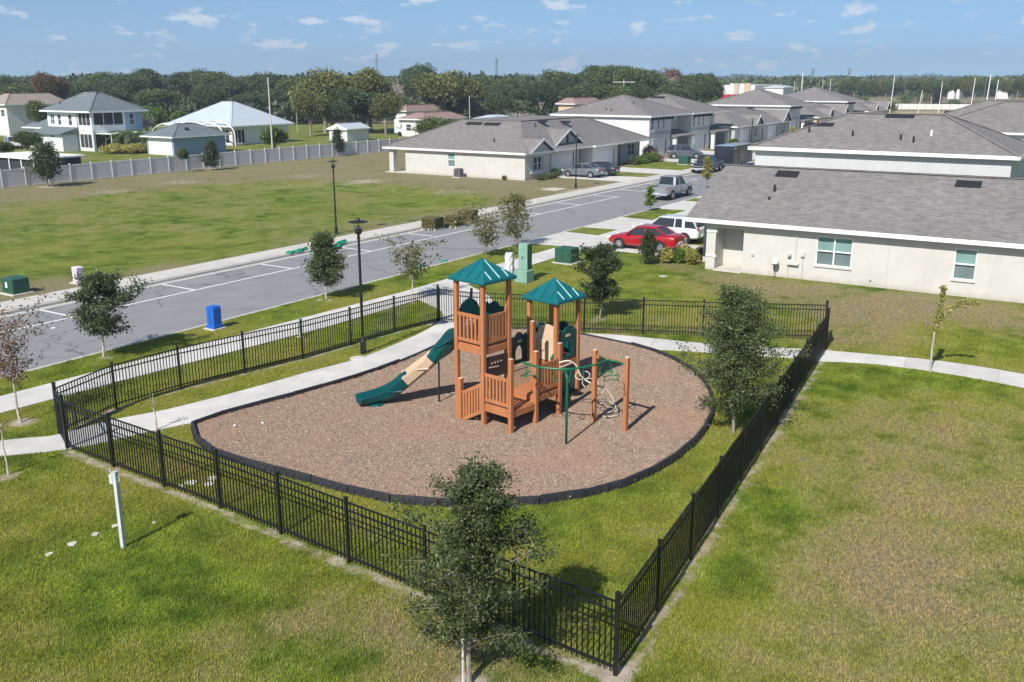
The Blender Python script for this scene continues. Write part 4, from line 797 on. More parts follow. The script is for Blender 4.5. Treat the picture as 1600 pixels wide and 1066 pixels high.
# ------------------------------------------------------------------ houses
class House:
    def __init__(s, name, x, y, label, group=None):
        s.o = (x, y); s.r = empty(name, (x, y, 0), 0, label, 'house' if 'house' in name or 'villa' in name else name.replace('_', ' '), group); s.seq = 0
    def mb(s): return MB()
    def put(s, m, name, mat, parent=None, bevel=0.0):
        ox, oy = s.o; m.v = [(v[0] - ox, v[1] - oy, v[2]) for v in m.v]; return m.build(name, mat, parent or s.r, bevel)
    def box(s, name, mat, x0, y0, z0, x1, y1, z1, parent=None, bevel=0.0): return s.put(MB().box(x0, y0, z0, x1, y1, z1), name, mat, parent, bevel)
    def walls(s, x0, y0, x1, y1, z1, mat, opens=(), z0=0.0, th=0.2, faces=('x-', 'y-', 'x+', 'y+')):
        m = MB(); i = s.seq * 0.004; s.seq += 1
        for f in faces:
            horiz = f[0] == 'y'; c0, c1 = (x0, x1) if horiz else (y0 + th, y1 - th)
            p = {'x-': x0, 'x+': x1 - th, 'y-': y0, 'y+': y1 - th}[f]
            op = [o for o in opens if o[0] == f]; br = sorted({c0, c1} | {min(max(o[1] + k * o[3] / 2, c0), c1) for o in op for k in (-1, 1)})
            for a, b in zip(br[:-1], br[1:]):
                if b - a < 1e-4: continue
                mid = (a + b) / 2; cuts = sorted((o[2], o[2] + o[4]) for o in op if abs(mid - o[1]) < o[3] / 2); z = z0
                for lo, hi in cuts + [(z1, z1)]:
                    if lo - z > 1e-3: m.box(*((a, p, z, b, p + th, lo) if horiz else (p, a, z, p + th, b, lo)))
                    z = hi
        w = s.put(m, 'wall', mat)
        for o in opens: s.opening(*o, x0, y0, x1, y1, th)
        return w
    def opening(s, f, c, z, w, h, kind, x0, y0, x1, y1, th):
        s_ = -1 if f[1] == '-' else 1; p = {'x-': x0, 'x+': x1, 'y-': y0, 'y+': y1}[f]; hz = f[0] == 'y'
        def B(m, a, zb, b, zt, d0, d1):   # d measured inwards from the wall face
            q0, q1 = sorted((p - s_ * d0, p - s_ * d1)); return m.box(*((a, q0, zb, b, q1, zt) if hz else (q0, a, zb, q1, b, zt)))
        if kind == 'void': return
        a, b = c - w / 2, c + w / 2
        if kind == 'garage':
            d = s.put(B(MB(), a, z, b, z + h, .12, .16), 'garage_door', G['door'])
            n = 4
            for k in range(n):
                for j in range(4): s.put(B(MB(), a + (b - a) * j / 4 + .06, z + h * k / n + .05, a + (b - a) * (j + 1) / 4 - .06, z + h * (k + 1) / n - .05, .10, .119), 'door_panel', G['door'], d)
            m = MB(); B(m, a - .12, z, a, z + h + .12, -.03, .1); B(m, b, z, b + .12, z + h + .12, -.03, .1); B(m, a, z + h, b, z + h + .12, -.03, .1); s.put(m, 'door_frame', G['trim']); return
        fr = MB(); t = 0.06
        for q in ((a, z, a + t, z + h), (b - t, z, b, z + h), (a + t, z, b - t, z + t), (a + t, z + h - t, b - t, z + h)): B(fr, *q, .03, .1)
        n = 2 if kind in ('win2', 'win2b') else (3 if kind == 'screen' else 1)
        for k in range(1, n): B(fr, a + (b - a) * k / n - t * .6, z + t, a + (b - a) * k / n + t * .6, z + h - t, .025, .1)
        if kind != 'door' and kind != 'screen': B(fr, a + t, z + h * .5 - t * .45, b - t, z + h * .5 + t * .45, .02, .11)
        win = s.put(fr, 'door' if kind == 'door' else ('screen_frame' if kind == 'screen' else 'window'), G['trim'])
        for k in range(n):
            pa, pb = a + (b - a) * k / n + t * .7, a + (b - a) * (k + 1) / n - t * .7
            if kind in ('door', 'screen'): s.put(B(MB(), pa, z + t, pb, z + h - t, .12, .14), 'pane', G['screen'] if kind == 'screen' else G['glass'], win)
            else:
                bl = kind.endswith('b')
                s.put(B(MB(), pa, z + h * .5, pb, z + h - t, .115, .125), 'pane', G['glass_b'] if bl else G['glass'], win); s.put(B(MB(), pa, z + t, pb, z + h * .5, .125, .135), 'pane', G['glass_d'] if bl else G['glass'], win)
    def roof(s, x0, y0, x1, y1, ze, zr, ix0, iy0, ix1=None, iy1=None, mat=None, gable=None, fascia=0.17):
        """sloping roof over the eaves rectangle; insets say where the ridge box starts"""
        ix1 = ix0 if ix1 is None else ix1; iy1 = iy0 if iy1 is None else iy1; mat = mat or G['roof']
        e = [(x0, y0), (x1, y0), (x1, y1), (x0, y1)]; t = [(x0 + ix0, y0 + iy0), (x1 - ix1, y0 + iy0), (x1 - ix1, y1 - iy1), (x0 + ix0, y1 - iy1)]
        m = MB(); m.v = [(*p, ze) for p in e] + [(*p, zr) for p in t]
        for i in range(4):
            j = (i + 1) % 4; f = [i, j]
            f += [4 + j] + ([4 + i] if (Vector(t[i]) - Vector(t[j])).length > 0.01 else [])
            if gable and i in gable: s.put(MB().add([m.v[k] for k in f], [tuple(range(len(f)))]), 'gable_wall', gable[i]); continue
            m.f.append(tuple(f))
        if (Vector(t[0]) - Vector(t[1])).length > .01 and (Vector(t[0]) - Vector(t[3])).length > .01: m.f.append((4, 5, 6, 7))
        r = s.put(m, 'roof', mat); k = 0.03; cp = MB()
        for i in range(4):
            j = (i + 1) % 4; a_, b_, c_ = Vector((*e[i], ze)), Vector((*t[i], zr)), Vector((*t[j], zr))
            if not gable: cp.bar(a_ + Vector((0, 0, .02)), b_ + Vector((0, 0, .02)), .28, .03)
            if (b_ - c_).length > .01 and (i < 2 or (Vector(t[0]) - Vector(t[1])).length > .01 and (Vector(t[0]) - Vector(t[3])).length > .01): cp.bar(b_ + Vector((0, 0, .022)), c_ + Vector((0, 0, .022)), .28, .035)
        if cp.v: s.put(cp, 'ridge_cap', mat, r)['kind'] = 'stuff'
        fm = MB().box(x0 - k, y0 - k, ze - fascia, x1 + k, y0, ze + .015).box(x0 - k, y1, ze - fascia, x1 + k, y1 + k, ze + .015).box(x0 - k, y0, ze - fascia, x0, y1, ze + .015).box(x1, y0, ze - fascia, x1 + k, y1, ze + .015)
        s.put(fm, 'fascia', G['trim']); s.put(MB().box(x0, y0, ze - fascia + .02, x1, y1, ze - fascia + .05), 'soffit', G['trim'])
        def zf(a, b):
            f = 1.0
            for d, i_ in ((a - x0, ix0), (x1 - a, ix1), (b - y0, iy0), (y1 - b, iy1)):
                if i_ > 0.01: f = min(f, d / i_)
            return ze + (zr - ze) * max(0, f)
        s.zf = zf; s.ro = r; return r
    def on(s, px, py):
        z = 9.4
        while z > 1:
            a, b = at(px, py, z)
            if s.zf(a, b) >= z: break
            z -= 0.01
        return a, b, z
    def vent(s, px, py, L=1.2, along='y'):
        a, b, z = s.on(px, py); g = 0.4; w = 0.26
        v = [(a - w, b - L / 2, z - w * .3), (a - w, b + L / 2, z - w * .3), (a + w, b + L / 2, z + w * .5), (a + w, b - L / 2, z + w * .5)]; v += [(x, y, q + .10) for x, y, q in v]
        s.put(MB().add(v, [(0, 1, 2, 3)[::-1], (4, 5, 6, 7), (0, 1, 5, 4), (1, 2, 6, 5), (2, 3, 7, 6), (3, 0, 4, 7)]), 'ridge_vent', G['vent'], s.ro)
    def pipe(s, px, py, mat=None, h=0.4):
        a, b, z = s.on(px, py); s.put(MB().lathe([(0.11, -.1), (0.07, 0.08), (0.07, h)], 8, (a, b, z)), 'vent_pipe', mat or G['vent'], s.ro)
    def gable(s, x0, x1, yf, yb, ze, h, mat, ovh=0.35):
        "small gable facing the street (normal -y)"
        xm = (x0 + x1) / 2; e0, e1 = x0 - ovh, x1 + ovh; ef = yf - ovh; zt = ze + h; t = 0.05
        v = [(e0, ef, ze), (xm, ef, zt), (e1, ef, ze), (e0, yb, ze), (xm, yb, zt), (e1, yb, ze)]
        s.put(MB().add(v, [(0, 1, 4, 3), (1, 2, 5, 4)]), 'gable_roof', G['roof'])
        s.put(MB().add([(x0, yf + .02, ze - .05), (x1, yf + .02, ze - .05), (xm, yf + .02, zt - .15), (x0, yf + .2, ze - .05), (x1, yf + .2, ze - .05), (xm, yf + .2, zt - .15)], [(0, 1, 2), (5, 4, 3), (0, 2, 5, 3), (1, 4, 5, 2)]), 'gable_wall', mat)
        s.put(MB().bar((e0, ef - .02, ze - .02), (xm, ef - .02, zt - .02), .05, .18, up=(0, 0, 1)).bar((xm, ef - .02, zt - .02), (e1, ef - .02, ze - .02), .05, .18), 'barge_board', G['trim'])
        s.put(MB().box(x0, yf - .05, ze - .2, x1, yf + .0, ze - .06), 'trim_band', G['trim'])

# R1: long beige house whose side wall faces the drone
h = House('beige_house', 49.2, -9, 'long single storey beige house with grey shingle roof on the right, nearest house of all')
h.walls(49.2, -9, 60.0, 19.05, 2.62, G['stucco'], [('x-', 12.24, .82, 1.80, 1.50, 'win2b'), ('x-', 6.15, .80, 1.0, 1.5, 'winb'), ('x-', 17.75, 0.0, 1.55, 2.30, 'void')])
h.walls(51.2, 19.06, 60.0, 20.0, 2.62, G['stucco'])
h.box('porch_wall', G['stucco'], 50.5, 16.9, 0, 50.62, 18.8, 2.6); h.box('porch_side_wall', G['stucco'], 49.41, 16.85, 0, 50.49, 16.97, 2.6); h.box('porch_side_wall', G['stucco'], 49.41, 18.53, 0, 50.49, 18.65, 2.6); h.box('porch_floor', G['slab_old'], 49.0, 16.98, -.02, 50.49, 18.52, .06)
for z in (.72, 2.05): h.put(MB().box(49.16, 18.45, z, 49.199, 19.09, z + .11).box(49.16, 19.051, z, 49.9, 19.09, z + .11), 'trim_band', G['trim'])
h.roof(48.75, -9.6, 60.5, 20.15, 2.78, 5.18, 5.8, 0.0, mat=G['roof'], gable={0: G['stucco'], 2: G['stucco']}, fascia=0.2)
h.vent(1230, 274); h.vent(1513, 290); h.pipe(1210, 300); h.pipe(1202, 312, h=.15)
h.put(MB().tube([(49.14, 14.15, .75), (49.14, 14.15, 2.5)], .02, 8).tube([(49.12, 14.5, 0), (49.12, 14.5, .75)], .02, 8).tube([(49.12, 13.75, 0), (49.12, 13.75, 1.2)], .012, 6), 'conduit', G['steel'])
h.box('electric_meter', G['steel'], 49.02, 13.95, .72, 49.19, 14.55, .84, bevel=.01); h.box('wall_box', G['steel'], 49.05, 13.68, 1.2, 49.19, 13.86, 1.42, bevel=.01); h.put(MB().lathe([(.02, 0), (.1, 0), (.1, .12), (.04, .14)], 10, (49.05, 14.45, 1.18)), 'wall_light', G['steel'])
h.put(MB().box(49.12, 16.35, 1.0, 49.19, 16.5, 1.16), 'socket_cover', G['steel'])
ml = empty('meter_dish', (48.85, 15.1, 0), 0, 'white dome on a thin stake against the beige wall left of the twin window', 'dome meter')
MB().tube([(0, 0, -.05), (0, 0, .75)], .018, 6).build('stake', G['black'], ml); MB().lathe([(.02, .7), (.16, .72), (.17, .85), (.15, .98), (.08, 1.06), (.01, 1.08)], 12).build('dome', G['trim'], ml); MB().lathe([(.12, .68), (.165, .70), (.165, .74)], 12).build('base_ring', G['black'], ml)
h.put(MB().box(49.17, 3.0, 0, 49.199, 3.012, 2.55).box(49.17, 9.6, 0, 49.199, 9.612, 2.55), 'control_joint', G['stucco_g'])
h.box('hose_tap', G['steel'], 49.08, 10.3, .35, 49.19, 10.38, .45); h.put(MB().box(49.13, 11.3, .74, 49.199, 13.18, .81).box(49.13, 5.62, .72, 49.199, 6.68, .79), 'window_sill', G['stucco'])
# R2: tall white walled house behind it
h = House('white_house', 67.4, 6.5, 'tall pale grey walled house with wide hipped shingle roof directly behind the beige house')
h.walls(67.4, 6.5, 78.0, 22.8, 5.2, G['stucco_pale'], z0=0)
h.roof(67.0, 6.05, 78.4, 23.2, 5.42, 7.66, 5.4, 5.4, mat=G['roof'], fascia=.22)
for q in ((1281, 197), (1406, 184), (1487, 176)): h.vent(*q, L=1.9 if q[0] < 1500 else 1.2)
for q in ((1264, 208), (1332, 213), (1407, 220), (1427, 223)): h.pipe(*q)
h.pipe(1455, 213, G['trim'])
h = House('grey_roof_house', 96, 5, 'hipped shingle roof with white fascia showing beyond the tall pale house at right')
h.walls(95.6, -4, 108, 17.2, 5.3, G['stucco_w']); h.roof(95.2, -4.5, 108.4, 17.6, 5.5, 8.0, 6.5, 6.5); h.vent(1597, 152, 1.2)
h2 = House('grey_roof_house', 122, 0, 'low hipped shingle roof seen behind the last roofs at the right edge'); h2.walls(122, -6, 134, 22, 4.8, G['stucco_w']); h2.roof(121.5, -6.5, 134.5, 22.5, 5.0, 7.6, 6.5, 6.5)

# L1: villa pair across the street
h = House('villa', 83.9, 52.3, 'single storey beige villa pair with two garages and dark saloons on its drive')
h.walls(83.9, 52.3, 88.8, 67.8, 2.62, G['stucco'], [('x-', 61.55, .95, 1.0, 1.5, 'winb'), ('y-', 86.4, .85, 1.7, 1.45, 'win2')])
h.walls(88.81, 55.0, 90.2, 56, 2.62, G['stucco_g'], [('y-', 89.5, 0.1, .9, 2.1, 'door')], faces=('y-',))
h.walls(90.2, 53.4, 97.2, 67.8, 2.62, G['stucco_g'], [('y-', 93.6, 0.03, 4.9, 2.15, 'garage')])
h.walls(98.4, 52.3, 104.8, 60, 2.62, G['stucco_w'], [('y-', 101.5, 0.03, 4.9, 2.15, 'garage')], faces=('x-', 'y-', 'x+'))
h.walls(97.2, 60.0, 113.2, 67.8, 2.62, G['stucco_w'], faces=('x+', 'y+', 'y-')); h.walls(104.81, 54.4, 107.8, 60, 2.62, G['stucco_g'], [('y-', 106.4, .05, 1.0, 2.1, 'door')], faces=('y-',))
h.walls(107.8, 53.4, 113.2, 60, 2.62, G['stucco_g'], [('y-', 110.8, .8, 2.0, 1.5, 'win2')])
h.box('corner_post', G['stucco'], 83.9, 69.5, 0, 84.5, 70.1, 2.6); h.box('porch_slab', G['slab_old'], 83.7, 67.82, -.02, 98, 70.6, .06)
h.put(MB().box(84.9, 52.22, .6, 88, 52.29, .72), 'window_sill', G['trim']); h.put(MB().box(85.2, 52.24, .85, 85.5, 52.29, 2.3).box(87.3, 52.24, .85, 87.6, 52.29, 2.3), 'shutter', G['stucco_g'])
h.roof(83.5, 52.0, 113.8, 70.7, 2.78, 5.6, 7.1, 5.2, 8.5, 5.8, fascia=.2)
for q in ((741, 194), (769, 195), (842, 191), (878, 192)): h.vent(*q, L=2.0)
for q in ((772, 222), (836, 198)): h.pipe(*q)
h.gable(84.3, 88.8, 52.0, 57.5, 2.75, 1.3, G['stucco_g']); h.gable(90.2, 97.2, 52.9, 60, 2.75, 2.0, G['stucco_g'])
h.put(MB().box(93.5, 52.80, 3.3, 93.75, 52.9, 4.15), 'gable_slot', G['vent'])
h.put(MB().add([(98.0, 51.7, 2.75), (105.2, 51.7, 2.75), (105.2, 57.5, 4.7), (98.0, 57.5, 4.7)], [(0, 1, 2, 3)]), 'porch_roof', G['roof']); h.put(MB().box(98.0, 51.66, 2.58, 105.2, 51.7, 2.77).box(97.96, 51.7, 2.58, 98.0, 53.6, 2.77), 'fascia', G['trim'])
ac = empty('air_conditioner', (82.9, 59.9, 0), 0, 'grey air conditioning unit on a pale slab against the beige villa', 'air conditioner')
MB().box(-.5, -.5, -.02, .5, .5, .08).build('slab', G['slab_old'], ac); MB().box(-.38, -.38, .08, .38, .38, .95).build('casing', G['pole_d'], ac, bevel=.03); MB().lathe([(.3, .95), (.3, .97), (.05, .98)], 14).build('fan_grille', G['vent'], ac)
for k in range(6): MB().box(-.39, -.3, .2 + k * .12, -.381, .3, .25 + k * .12).build('louvre', G['vent'], ac)
# L2: white two storey pair
def two_storey(x0, xs, x1, yf, yb, label, ze=5.25, wall=None, ap=7.9):
    H_ = House('two_storey_house', x0, yf, label, 'white two storey houses across the street'); w = wall or G['stucco_w']; d = yb - yf
    H_.walls(x0, yf, xs, yb, ze, w, [('y-', x0 + 1.0, 3.5, .75, 1.45, 'win'), ('y-', x0 + 2.9, 3.5, .6, 1.4, 'win'), ('y-', x0 + 4.6, 3.5, .5, 1.4, 'win'), ('y-', (x0 + xs) / 2 - .1, .03, 4.4, 2.2, 'garage')])
    H_.walls(xs, yf + 2.0, x1, yb, ze, w, [('y-', xs + 1.6, 3.4, 1.3, 1.6, 'win2'), ('y-', xs + 4.0, .1, 1.0, 2.1, 'door')], faces=('y-', 'x+', 'y+'))
    H_.put(MB().box(x0 + .1, yf - .05, 2.9, xs, yf - .001, 3.3), 'trim_band', G['stucco_g'])
    H_.roof(x0 - .4, yf - .4, x1 + .4, yb + .4, ze + .15, ap, (x1 - x0) / 2, d / 2 + .3, fascia=.22)
    for k in range(7): H_.box('eave_bracket', G['vent'], x0 + .6 + k * 1.05, yf - .35, ze - .45, x0 + .75 + k * 1.05, yf - .01, ze - .1)
    pr = H_.put(MB().add([(xs - .2, yf - 1.0, 2.5), (x1 - .5, yf - 1.0, 2.5), (x1 - .5, yf + 1.99, 3.2), (xs - .2, yf + 1.99, 3.2), (xs - .2, yf - 1.0, 2.35), (x1 - .5, yf - 1.0, 2.35), (x1 - .5, yf + 1.99, 2.35), (xs - .2, yf + 1.99, 2.35)], [(0, 1, 2, 3), (4, 7, 6, 5), (0, 4, 5, 1), (1, 5, 6, 2), (3, 2, 6, 7), (0, 3, 7, 4)]), 'porch_roof', G['roof'])
    H_.box('porch_post', G['trim'], xs + .1, yf - .8, 0, xs + .6, yf - .3, 2.34); H_.box('porch_post', G['trim'], x1 - 1.2, yf - .8, 0, x1 - .7, yf - .3, 2.34)
    return H_
h = two_storey(117.6, 124.6, 131.4, 54.2, 68.6, 'white two storey house beyond the beige villa, the nearer of the joined pair'); h.vent(961, 155, 2.2); h.pipe(947, 173); h.pipe(955, 174); h.pipe(990, 164)
h = two_storey(131.5, 138.5, 145.5, 54.1, 68.6, 'white two storey house behind the dark trailer, farther of the joined pair'); h.vent(1028, 153, 2.2)
def villa(x0, x1, yf, yb, label, zr=5.4, wall='stucco_g'):
    H_ = House('villa', x0, yf, label, 'grey villas in the row beyond the two storey houses'); L = x1 - x0
    H_.walls(x0, yf, x1, yb, 2.7, G[wall], [('y-', x0 + L * .17, .03, 4.6, 2.2, 'garage'), ('y-', x0 + L * .36, .8, 1.6, 1.5, 'win2'), ('y-', x0 + L * .48, .05, 1.0, 2.1, 'door'), ('y-', x0 + L * .66, .03, 4.6, 2.2, 'garage'), ('y-', x0 + L * .88, .8, 1.8, 1.5, 'win2')])
    H_.roof(x0 - .4, yf - .5, x1 + .4, yb + .5, 2.9, zr, min(8, L * .3), (yb - yf) * .40)
    H_.gable(x0 + L * .30, x0 + L * .42, yf - .3, yf + 5, 2.85, 1.5, G[wall]); H_.gable(x0 + L * .80, x0 + L * .96, yf - .3, yf + 6, 2.85, 2.0, G[wall]); return H_
h = villa(147.5, 175.5, 53.4, 69, 'grey fronted villa pair with white garage doors past the two storey houses'); h.vent(1118, 168, 2.2); h.vent(1168, 169, 2.2)
h = two_storey(177.5, 184.5, 191, 54.3, 70.5, 'white two storey house in the middle of the row past the grey villas', ap=8.2); h.vent(1187, 146, 2.6)
h = villa(193, 216, 53.5, 69, 'brown gabled villa pair far along the row', wall='stucco_tan')
h = two_storey(218, 225, 232, 54.5, 72, 'pale two storey house farthest along the row with a dark shaded front', wall=G['stucco_g'], ap=8.3)
h = villa(235, 258, 54, 69, 'most distant villa of the row beside the dry field')

# left side houses beyond the white fence
h = House('blue_house', 85.5, 126, 'two storey pale house with its shaded side coloured blue, slate hipped roof and screened porches behind the white fence')
h.walls(85.5, 129.5, 93.0, 136.6, 5.5, G['siding'], [('x-', 135.4, 3.6, 1.0, 1.5, 'win2'), ('x-', 133.7, 3.5, .8, 1.6, 'win'), ('x-', 131.1, 3.5, .9, 1.6, 'win')])
h.walls(91.0, 126, 94.0, 129.49, 5.5, G['siding_b'], [('y-', 92.2, 3.5, .9, 1.7, 'win')], faces=('y-', 'x+', 'x-'))  # this wall's shade is painted into the siding as blue
h.walls(85.5, 126, 90.99, 129.49, 5.5, G['siding'], [('x-', 127.75, 3.55, 2.8, 1.85, 'screen'), ('y-', 88.3, 3.55, 4.9, 1.85, 'screen'), ('x-', 127.75, .4, 2.8, 2.0, 'screen'), ('y-', 88.3, .3, 4.9, 2.1, 'screen')], faces=('x-', 'y-'))
h.put(MB().box(85.42, 126, 2.9, 85.49, 129.4, 3.0).box(85.4, 125.9, 2.75, 91, 125.99, 2.9), 'porch_band', G['trim'])
for k in range(14): h.box('porch_baluster', G['trim'], 85.7 + k * .38, 125.93, 3.0, 85.76 + k * .38, 125.98, 3.75)
h.roof(84.8, 125.3, 94.7, 137.3, 5.6, 8.2, 4.6, 4.6, mat=G['roof_slate'], fascia=.2)
for q in ((150, 144), (157, 144), (163, 144), (153, 150), (94, 163)): h.pipe(*q, h=.5)
h.walls(85.9, 136.61, 93, 142.5, 2.9, G['siding'], [('x-', 139.5, .6, 1.2, 1.2, 'win')]); h.roof(85.3, 136.7, 93.6, 143.2, 3.05, 5.3, 4.1, 0.0, 4.1, 3.0, mat=G['roof_slate'])
h.walls(83.0, 129.6, 85.49, 136.6, 2.5, G['siding'], [('x-', 134.6, 1.1, .7, .7, 'win'), ('x-', 132, 1.9, 1.2, .35, 'win')], faces=('x-', 'y-', 'y+'))
h.put(MB().add([(82.5, 129.2, 2.5), (82.5, 137, 2.5), (85.49, 137, 3.3), (85.49, 129.2, 3.3), (82.5, 129.2, 2.38), (82.5, 137, 2.38), (85.49, 137, 2.38), (85.49, 129.2, 2.38)], [(0, 3, 2, 1), (4, 5, 6, 7), (0, 1, 5, 4), (0, 4, 7, 3), (1, 2, 6, 5)]), 'lean_to_roof', G['roof_slate'])
h.put(MB().box(86, 122.6, 2.45, 92.5, 125.98, 2.55), 'patio_roof', G['trim']); h.put(MB().box(86.1, 122.7, 0, 86.2, 122.8, 2.44).box(92.3, 122.7, 0, 92.4, 122.8, 2.44), 'patio_post', G['trim'])
def arch_pool(x0, x1, y0, y1, zc, label, n):
    r = empty('pool_enclosure', (x0, y0, 0), 0, label, 'pool enclosure')
    for k in range(n):
        x = (x1 - x0) * k / (n - 1); W_ = y1 - y0; MB().tube([(x, W_ / 2 - W_ / 2 * math.cos(t), 1.8 + (zc - 1.8) * math.sin(t)) for t in np.linspace(0, math.pi, 14)], .09, 6).tube([(x, 0, 0), (x, 0, 1.8)], .08, 6).tube([(x, W_, 0), (x, W_, 1.8)], .08, 6).build('arch', G['trim'], r)
    for t in (.25, .5, .75):
        a = t * math.pi; MB().tube([(0, (y1 - y0) / 2 * (1 - math.cos(a)), 1.8 + (zc - 1.8) * math.sin(a)), (x1 - x0, (y1 - y0) / 2 * (1 - math.cos(a)), 1.8 + (zc - 1.8) * math.sin(a))], .06, 6).build('purlin', G['trim'], r)
    return r
arch_pool(95, 104, 117.5, 125.5, 3.7, 'white arched pool enclosure between the blue house and the pale metal roof', 5)
h = House('small_house', 85.5, 110, 'low bright blue outbuilding with slate roof just behind the white fence')
h.walls(86.6, 110.0, 95.6, 115.6, 2.4, G['siding_b'], faces=('y-', 'x+', 'y+')); h.walls(86.59, 110.21, 86.9, 115.4, 2.4, G['siding'], faces=('x-',), th=.1)  # sunlit end white, the shaded sides painted blue
h.roof(86.0, 109.4, 96.2, 116.2, 2.5, 4.05, 3.6, 3.2, mat=G['roof_slate']); h.vent(290, 202, .8)
h = House('metal_roof_house', 104, 118, 'wide low house with pale metal pyramid roof behind the blue outbuilding')
h.walls(104.8, 119, 116.8, 133, 2.8, G['stucco_w'], [('y-', 113.2, .05, 4.4, 2.2, 'garage'), ('y-', 106.3, .3, 2.2, 2.1, 'screen'), ('x-', 121.0, .3, 2.6, 2.1, 'screen'), ('x-', 126, .8, 1.5, 1.4, 'win')])
h.roof(104.0, 118.3, 117.6, 134, 3.0, 6.5, 6.5, 6.7, mat=G['roof_metal'])
sheds = [('shed', (122.0, 110.8), (5.4, 4.0), 1.95, 2.9, 'stucco_w', 'roof_metal', 'white garden shed with low gable just behind the white fence'), ]
for nm, p, s_, ze, zr, w, rf, lb in sheds:
    h = House(nm, *p, lb); h.walls(p[0], p[1], p[0] + s_[0], p[1] + s_[1], ze, G[w]); h.roof(p[0] - .3, p[1] - .3, p[0] + s_[0] + .3, p[1] + s_[1] + .3, ze + .1, zr, 0.0, s_[1] / 2 + .3, mat=G[rf], gable={3: G['stucco_w'], 1: G['stucco_w']})
def block(name, px0, px1, D, ytop, yridge, wall, roof, label, dep=12, opens=True):
    "house placed by bearing; long side square to the street grid"
    a0, b0 = far(px1, D); a1, b1 = far(px0, D); ze = level(ytop, D); zr = level(yridge, D); wid = abs(b1 - b0)
    a = min(a0, a1); b0_, b1_ = min(b0, b1), max(b0, b1); h = House(name, a, b0_, label)
    h.walls(a, b0_, a + dep, b1_, ze, G[wall], [('x-', b0_ + wid * .25, ze - 2.0, 1.2, 1.2, 'win'), ('x-', b0_ + wid * .7, ze - 2.0, 1.2, 1.2, 'win')] if opens and wid > 5 else [])
    i = min(dep, wid) / 2 * .9; h.roof(a - .5, b0_ - .5, a + dep + .5, b1_ + .5, ze + .15, zr, i, i, mat=G[roof]); return h
block('tan_roof_house', -12, 46, 182, 164, 146, 'stucco_w', 'roof_tan', 'house with brown shingle roof at the far left edge among trees')
block('red_roof_house', 628, 682, 178, 187, 176, 'stucco_w', 'roof_red', 'low white house with dull red roof behind the white fence and vehicles')
block('red_roof_house', 617, 645, 215, 174, 164, 'stucco_w', 'roof_red', 'smaller dull red roof between the big oaks behind the low white house')
block('tan_house', 872, 905, 205, 163, 153, 'stucco_tan', 'roof_red', 'tall tan house with reddish roof standing behind the two storey pair', 12)
block('outbuilding', 745, 790, 190, 186, 180, 'stucco_g', 'roof_metal', 'low pale metal roofed outbuilding behind the beige villa ridge', 6, False)
block('outbuilding', 800, 820, 180, 190, 183, 'stucco_w', 'roof_metal', 'tiny white roofed hut poking above the beige villa ridge', 4, False)
block('tan_roof_house', 738, 766, 330, 160, 152, 'stucco_tan', 'roof_tan', 'brown roofed house half hidden in the woods behind the villa', 10, False)
CPX, CPY = at(53, 249, 2.2); h = House('carport', CPX, CPY, 'flat white roofed screened carport low at the left edge behind the white fence')
h.walls(CPX + .3, CPY + .3, CPX + 5.4, CPY + 9.5, 2.1, G['screen'], faces=('x-', 'y-')); h.box('roof_sheet', G['trim'], CPX, CPY, 2.12, CPX + 5.8, CPY + 10, 2.28)
for k in range(4): h.box('post', G['trim'], CPX + .1, CPY + .3 + k * 2.2, 0, CPX + .22, CPY + .42 + k * 2.2, 2.1)
# white vinyl fence along the back of the green field
vf = empty('vinyl_fence', (20, 90.3, 0), 0, 'long white vinyl panel fence along the far side of the green field', 'fence')
vm = MB().box(0.08, -.02, .1, 2.32, .02, 1.62); pmesh = bpy.data.meshes.new('fence_panel'); pmesh.from_pydata(vm.v, [], vm.f); pmesh.materials.append(G['vinyl'])
vr = MB().box(0.07, -.03, .04, 2.33, .03, .16); rmesh = bpy.data.meshes.new('fence_rail'); rmesh.from_pydata(vr.v, [], vr.f); rmesh.materials.append(G['vinyl_post'])
vp = MB().box(-.065, -.065, -.1, .065, .065, 1.78).box(-.08, -.08, 1.781, .08, .08, 1.82); smesh = bpy.data.meshes.new('fence_post'); smesh.from_pydata(vp.v, [], vp.f); smesh.materials.append(G['vinyl_post'])
for k in range(52):
    x = k * 2.4; y = 0.12 * math.sin(k * .5) * 0 + k * .012
    for mesh, nm in ((smesh, 'post'), (pmesh, 'panel'), (rmesh, 'rail')): c = link(nm, mesh, vf); c.location = (x, y, 0)
    c = link('rail', rmesh, vf); c.location = (x, y, 1.54)

# ------------------------------------------------------------------ vehicles (nose towards local +x)
def wheels(r, xs, w, rad=0.33, tw=0.22, dark_rim=False):
    for x in xs:
        for s in (-1, 1):
            y = s * (w - tw / 2 + 0.012)
            o = MB().lathe([(rad * .62, -tw / 2), (rad * .93, -tw / 2), (rad, -tw / 2 + .03), (rad, tw / 2 - .03), (rad * .93, tw / 2), (rad * .62, tw / 2)], 24).build('wheel', G['tyre'], r)
            o.location = (x, y, rad); o.rotation_euler = (R(90), 0, 0)
            m = MB().lathe([(rad * .16, tw / 2 - .015), (rad * .16, tw / 2 + .004), (rad * .02, tw / 2 + .006)], 12)
            for k in range(7):
                t = 2 * math.pi * k / 7; m.bar((0, 0, tw / 2 - .005), (rad * .58 * math.cos(t), rad * .58 * math.sin(t), tw / 2 - .01), .055, .02)
            m.tube([(rad * .59 * math.cos(t), rad * .59 * math.sin(t), tw / 2 - .01) for t in np.linspace(0, 6.283, 25)], .022, 6)
            q = m.build('rim', G['rim'], o); q.rotation_euler = (0, 0, 0)
            if s > 0: q.rotation_euler = (R(180), 0, 0)
